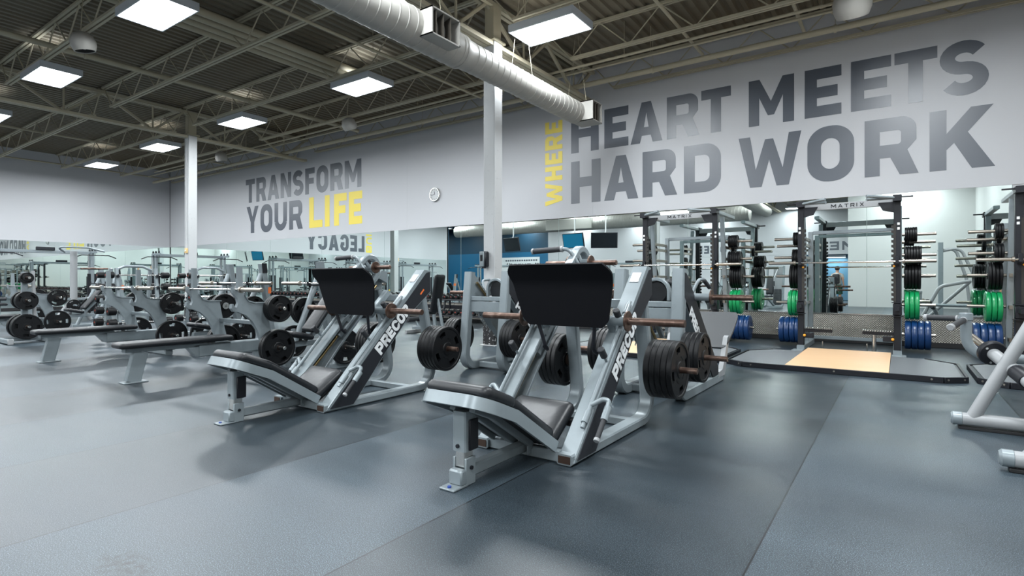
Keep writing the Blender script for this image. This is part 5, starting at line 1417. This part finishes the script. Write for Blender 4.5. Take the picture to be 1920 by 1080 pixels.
# ================================================================== CABLE STATIONS
def build_cable(x, y, label, rz=0.0):
    """two-sided pulley station: high beam, two stack towers, long pulldown bars"""
    st = M['steel']
    t = thing('cable_machine', (0, 0, 0), label, 'cable machine', 'cable machines')
    for s in (-1, 1):
        for dx in (-.12, .12):
            b = MB(); b.rtube([(dx * 1.0, s * 1.15, .04), (dx, s * 1.15, 2.02)], .06, .08); obj('tower_post', b, st, t)
        b = MB()
        for k in range(14): b.box((0, s * 1.15, .12 + .043 * k), (.16, .22, .038), ch=.004)
        obj('weight_stack', b, M['stack'], t)
        b = MB()
        for dy in (-.06, .06): b.cyl((0, s * 1.15 + dy, .1), (0, s * 1.15 + dy, 1.95), .009, n=8)
        obj('guide_rod', b, M['chrome'], t)
        b = MB(); b.box((.10, s * 1.15, .75), (.012, .26, 1.2), ch=.004); obj('shroud', b, M['black'], t)
        b = MB(); b.rtube([(-.5, s * 1.15, .03), (.7, s * 1.15, .03)], .07, .06, ref=(0, 1, 0)); obj('floor_tube', b, st, t)
        for dx in (-.10, .10, .32):
            b = MB(); b.cyl((dx, s * 1.15 - .012, 2.08), (dx, s * 1.15 + .012, 2.08), .052, n=20, ch=.004); obj('pulley', b, M['black'], t)
        b = MB(); b.rtube([(-.16, s * 1.15, 2.02), (.42, s * 1.15, 2.02)], .05, .07, ref=(0, 1, 0)); obj('pulley_arm', b, st, t)
        b = MB(); b.tube(fillet([(.38, s * 1.15 - .55, 1.84), (.38, s * 1.15 - .36, 1.92), (.38, s * 1.15 + .36, 1.92), (.38, s * 1.15 + .55, 1.84)], .08), .015); bar = obj('pulldown_bar', b, M['black'], t)
        b = MB(); b.tube([(.38, s * 1.15, 1.92), (.34, s * 1.15, 2.06)], .004, 5); obj('cable', b, M['black'], bar, off=t.location)
        b = MB(); b.cushion((.55, s * 1.15, .48), (1, 0, 0), (0, 1, 0), (0, 0, 1), .2, .15, .07, .04, .03); obj('seat_pad', b, M['vinyl'], t)
        b = MB(); b.rtube([(.55, s * 1.15, .05), (.55, s * 1.15, .46)], .06, .06); obj('seat_post', b, st, t)
        b = MB(); b.cyl((.34, s * 1.15 - .2, .62), (.34, s * 1.15 + .2, .62), .05, n=16, ch=.01); obj('thigh_roller', b, M['grip'], t)
        b = MB(); b.rtube([(.10, s * 1.15, .55), (.34, s * 1.15, .62)], .04, .04, ref=(0, 1, 0)); obj('roller_arm', b, st, t)
    b = MB(); b.rtube([(0, -1.15, 2.0), (0, 1.15, 2.0)], .07, .09); obj('top_beam', b, st, t)
    b = MB(); b.box((.05, 0, 2.09), (.03, .46, .10), ch=.012); obj('name_plate', b, M['panel'], t)
    t.location = (x, y, 0); t.rotation_euler = (0, 0, rz); done()
    return t
cm = build_cable(-20.9, 5.6, 'tall grey cable machine with pulleys against the end wall mirror')
dup(cm, (-20.6, 9.6, 0), 'tall grey cable machine in the corner by both mirror walls', 0)
for i, (x, y, r) in enumerate([(-11.0, -2.6, 90), (-15.2, -2.6, 90), (-19.4, -2.6, 90), (-21.6, 1.6, 0)]):
    dup(cm, (x, y, 0), 'cable machine behind the camera seen in the long mirror, %s from the duct end' % ORD[i] if i < 3 else 'cable machine at the end wall left of the view', math.radians(r))

# plate-loaded pulldown on a round post, in front of the end wall
t = thing('lever_pulldown', (-18.9, 5.7, 0), 'plate-loaded pulldown on one thick round post, left of the barbell rack', 'pulldown machine')
b = MB(); b.tube([(-18.9, 5.7, .55), (-18.9, 5.7, 1.95)], .085, 22); obj('round_post', b, M['white_steel'], t)
for a in (95, 180, 265):
    b = MB(); ca, sa = math.cos(math.radians(a)), math.sin(math.radians(a)); b.tube([(-18.9 + .04 * ca, 5.7 + .04 * sa, .60), (-18.9 + .42 * ca, 5.7 + .42 * sa, .03)], .05, 14); obj('leg', b, M['white_steel'], t)
b = MB(); b.rtube([(-18.9, 5.3, .62), (-18.9, 6.2, .62)], .06, .07); obj('seat_beam', b, M['steel'], t)
b = MB(); b.tube(fillet([(-18.9, 5.5, 1.92), (-18.7, 5.25, 2.05), (-18.5, 5.9, 2.05), (-18.5, 6.3, 1.95)], .15), .025); obj('lever_arm', b, M['steel'], t)
for y, x in ((5.86, -18.84), (6.18, -18.9)):
    b = MB(); b.cyl((x, y - .02, 1.47), (x, y + .34, 1.48), .027, n=16, ch=.003); obj('plate_horn', b, M['rust'], t)
b = MB(); b.rtube([(-18.9, 5.78, 1.47), (-18.9, 6.16, 1.47)], .05, .05); obj('horn_beam', b, M['steel'], t)
for y in (5.66, 6.02):
    b = MB(); peg(b, -18.80, -18.55, y, .45, .022); b.rtube([(-18.88, y, .45), (-18.80, y, .45)], .05, .05, ref=(0, 1, 0)); b.rtube([(-18.88, y, .45), (-18.88, y, .62)], .04, .04); obj('storage_peg', b, M['steel'], t)
b = MB(); b.sphere((-18.84, 6.1, .70), .04); obj('yellow_knob', b, M['yellow'], t)
done()
plates(['plate_25'] * 1, -18.78, 5.66, .447, 1, 'on the near peg of the round-post pulldown')
plates(['plate_35'] * 1, -18.78, 6.02, .447, 1, 'on the far peg of the round-post pulldown')

# ================================================================== SELECTOR MACHINES behind the camera (mirror only)
def build_press(label):
    st = M['steel']; t = thing('chest_press_machine', (0, 0, 0), label, 'press machine', 'press machines seen in the mirror')
    for s in (-1, 1):
        b = MB(); b.rtube(fillet([(s * .36, -.6, .04), (s * .36, .5, .04), (s * .36, .62, 1.75)], .15), .06, .08); obj('side_frame', b, st, t)
        b = MB(); b.tube(fillet([(s * .34, .55, 1.72), (s * .42, .1, 1.70), (s * .42, -.25, 1.25), (s * .42, -.25, .9)], .12), .022); obj('press_arm', b, M['white_steel'], t)
        b = MB(); b.cyl((s * .42, -.25, 1.12), (s * .42, -.25, .92), .026, n=14); obj('hand_grip', b, M['grip'], t)
    b = MB(); b.rtube([(-.36, .60, 1.74), (.36, .60, 1.74)], .07, .07, ref=(0, 1, 0)); b.rtube([(-.36, .5, .05), (.36, .5, .05)], .07, .06, ref=(0, 1, 0)); b.rtube([(0, .5, .07), (0, -.05, .42)], .07, .07); obj('cross_frame', b, st, t)
    b = MB()
    for k in range(16): b.box((0, .72, .12 + .043 * k), (.30, .14, .038), ch=.004)
    obj('weight_stack', b, M['stack'], t)
    b = MB(); b.box((0, .82, .95), (.42, .02, 1.6), ch=.006); obj('shroud', b, M['white_steel'], t)
    b = MB(); b.cushion((0, -.08, .48), (1, 0, 0), (0, 1, 0), (0, 0, 1), .19, .19, .08, .05, .03); obj('seat_pad', b, M['vinyl'], t)
    b = MB(); b.cushion((0, .20, .95), (1, 0, 0), (0, .15, .99), (0, -.99, .15), .16, .40, .08, .05, .03); obj('back_pad', b, M['vinyl'], t)
    b = MB(); b.rtube([(0, .28, .4), (0, .34, 1.3)], .06, .06); obj('back_post', b, st, t)
    done(); return t
PM = [(-4.5, -1.7, 200, 'press machine behind the camera, nearest the pale wall'), (-6.3, -1.9, 170, 'press machine behind the camera, second from the pale wall'), (-8.2, -1.8, 190, 'press machine behind the camera, third from the pale wall'), (-3.2, -3.4, 150, 'press machine in the doorway zone seen in the mirror'), (-24.6, -3.0, 90, 'press machine by the end wall seen in the mirror')]
p0 = build_press(PM[0][3]); p0.location = (PM[0][0], PM[0][1], 0); p0.rotation_euler = (0, 0, math.radians(PM[0][2]))
for x, y, r, l in PM[1:]: dup(p0, (x, y, 0), l, math.radians(r))

# plate-loaded tower right of the camera (mirror only)
t = thing('lever_tower', (1.15, 2.7, 0), 'tall plate-loaded lever machine right of the camera, seen in the mirror', 'lever machine')
b = MB(); b.rtube([(1.0, 2.9, .04), (1.0, 2.9, 2.25)], .12, .16); obj('tall_post', b, M['steel'], t)
for s in (-1, 1):
    b = MB(); b.tube(fillet([(1.0 + s * .06, 2.85, 2.0), (1.4 + s * .06, 2.8, 2.1), (1.7 + s * .1, 2.75, 1.2), (1.8 + s * .1, 2.7, .2)], .25), .04); obj('curved_arm', b, M['white_steel'], t)
b = MB(); b.rtube([(.6, 2.9, .03), (2.2, 2.9, .03)], .08, .06, ref=(0, 1, 0)); obj('floor_tube', b, M['steel'], t)
done()

# ================================================================== SCREENS, BOARDS, POSTERS, PERSON (seen in the mirrors)
def tv(x, y, z, label, rz, tilt, m):
    t = thing('wall_screen', (x, y, z), label, 'television')
    R_ = Matrix.Rotation(math.radians(rz), 3, 'Z') @ Matrix.Rotation(math.radians(tilt), 3, 'X')
    c = Vector((x, y, z))
    b = MB(); b.box(c, (1.25, .07, .74), R_, ch=.01); obj('case', b, M['black'], t)
    b = MB(); b.box(c + R_ @ Vector((0, .037, 0)), (1.17, .004, .66), R_, ch=0); obj('screen', b, m, t, 0)
    b = MB(); b.tube([c + R_ @ Vector((0, -.03, .1)), (x, y - .15, z + .5), (x, y - .15, 5.4)], .03); obj('mount_pole', b, M['column'], t)
    done()
tv(-13.1, -.6, 3.10, 'ceiling-hung screen showing blue, seen in the long mirror', 8, -12, M['screen_on'])
tv(-11.45, -.6, 3.05, 'ceiling-hung dark screen beside the blue one, seen in the mirror', -28, -12, M['screen'])
tv(-17.2, -1.2, 3.10, 'ceiling-hung dark screen farther left, seen in the corner mirror', 15, -12, M['screen'])
t = thing('orange_partition', (-16.8, -6.2, 0), 'orange board standing in the far bay, seen in the mirror', 'partition')
b = MB(); b.box((-16.8, -6.2, 1.05), (1.1, .06, 1.9)); obj('panel', b, M['orange_cab'], t)
b = MB(); b.box((-17.25, -6.2, .03), (.1, .5, .06)); b.box((-16.35, -6.2, .03), (.1, .5, .06)); obj('feet', b, M['black'], t); done()
t = thing('wall_poster', (-22, -12.98, 2.1), 'pale poster with dark lettering on the blue far wall, seen in the mirror', 'poster')
b = MB(); b.box((-24.6, -12.985, 2.15), (3.6, .02, 1.7), ch=0); obj('sheet', b, M['decal'], t, 0)
b = MB(); letters(b, word('THER', 0, 1.7, .15), (-23.6, -12.97, 1.95), (-1, 0, 0), (0, 0, 1), (0, 1, 0), .55, .2, (0, .003))
for k in range(2):
    for i in range(14): b.box((-23.1 - .22 * i, -12.972, 2.75 - 1.05 * k), (.15, .003, .12), ch=0)
obj('poster_lettering', b, M['letter'], t, 0); done()

# person walking off down the corridor
def person(x, y):
    t = thing('person', (x, y, 0), 'person in grey shirt and green shorts with black backpack, seen in the mirror', 'person')
    V_ = []; E_ = []; Rr = []
    def add(p, r, par=None):
        V_.append(Vector(p)); Rr.append(r)
        if par is not None: E_.append((par, len(V_) - 1))
        return len(V_) - 1
    pel = add((0, 0, .93), .13); ab = add((0, .01, 1.08), .135, pel); ch = add((0, .0, 1.28), .155, ab); sh = add((0, -.01, 1.43), .11, ch); nk = add((0, -.02, 1.52), .055, sh); hd = add((0, -.035, 1.60), .075, nk); hd2 = add((0, -.04, 1.68), .088, hd); hd3 = add((0, -.03, 1.76), .06, hd2)
    for s in (-1, 1):
        st_ = .10 * s
        h = add((s * .095, 0, .88), .095, pel); k = add((s * .10, -st_ * .8, .49), .062, h); cf = add((s * .10, -st_ * .3, .34), .056, k); an = add((s * .10, st_ * .2, .09), .038, cf); to = add((s * .115, st_ * .2 - .15, .045), .036, an)
        so = add((s * .19, -.005, 1.41), .062, sh); el = add((s * .25, .04 + st_ * .3, 1.14), .043, so); wr = add((s * .27, -.03 + st_ * .6, .90), .03, el); hnd = add((s * .275, -.05 + st_ * .6, .83), .034, wr)
        for q in range(4): f1 = add((s * (.262 + .005 * q), -.075 + .018 * q + st_ * .6, .765 - .006 * (q % 2)), .010, hnd); add((s * (.255 + .005 * q), -.08 + .016 * q + st_ * .6, .725), .009, f1)
        th = add((s * .245, -.09 + st_ * .6, .80), .011, hnd); add((s * .242, -.10 + st_ * .6, .77), .009, th)
    me = bpy.data.meshes.new('body'); me.from_pydata(V_, E_, []); o = bpy.data.objects.new('body', me); COL.objects.link(o); o.parent = t
    sk = o.modifiers.new('skin', 'SKIN'); lay = me.skin_vertices[0].data if me.skin_vertices else None
    if lay is None:
        bm = bmesh.new(); bm.from_mesh(me); bm.verts.layers.skin.verify(); bm.to_mesh(me); bm.free(); lay = me.skin_vertices[0].data
    for i, r in enumerate(Rr): lay[i].radius = (r, r)
    lay[0].use_root = True
    sub = o.modifiers.new('sub', 'SUBSURF'); sub.levels = 2; sub.render_levels = 2
    me.materials.append(M['skin'])
    Z0 = Vector((0, 0, 0))
    b = MB(); b.lathe((0, .005, .96), (0, 0, 1), [(0, .175), (.12, .17), (.3, .185), (.42, .18), (.5, .12), (.54, .075)], 22, cap=False)
    for s in (-1, 1): b.lathe((s * .17, -.003, 1.44), (s * .28, .18 * 0, -1), [(0, .075), (.12, .075), (.24, .07)], 14, cap=False)
    sht = obj('shirt', b, M['shirt'], t, 60, off=Z0)
    b = MB(); b.lathe((0, 0, .80), (0, 0, 1), [(0, .17), (.08, .18), (.20, .175)], 22, cap=False)
    for s in (-1, 1): b.lathe((s * .097, 0, .86), (0, -s * .20, -1), [(0, .115), (.34, .115)], 16, cap=False)
    obj('shorts', b, M['shorts'], t, 60, off=Z0)
    b = MB(); b.sphere((0, -.02, 1.715), .108, 16, (1, 1.1, 1.0)); obj('hair', b, M['hair'], t, 60, off=Z0)
    b = MB(); b.cushion((0, .22, 1.22), (1, 0, 0), (0, 0, 1), (0, 1, 0), .15, .23, .16, .07, .06); obj('backpack', b, M['bag'], t, 40, off=Z0)
    for s in (-1, 1):
        b = MB(); b.box((s * .113, .10 * s * .2 - .07, .03), (.09, .27, .06), ch=.02); obj('shoe', b, M['decal'], t, 40, off=Z0)
    t.rotation_euler = (0, 0, math.radians(8)); done()
person(-2.35, -6.3)
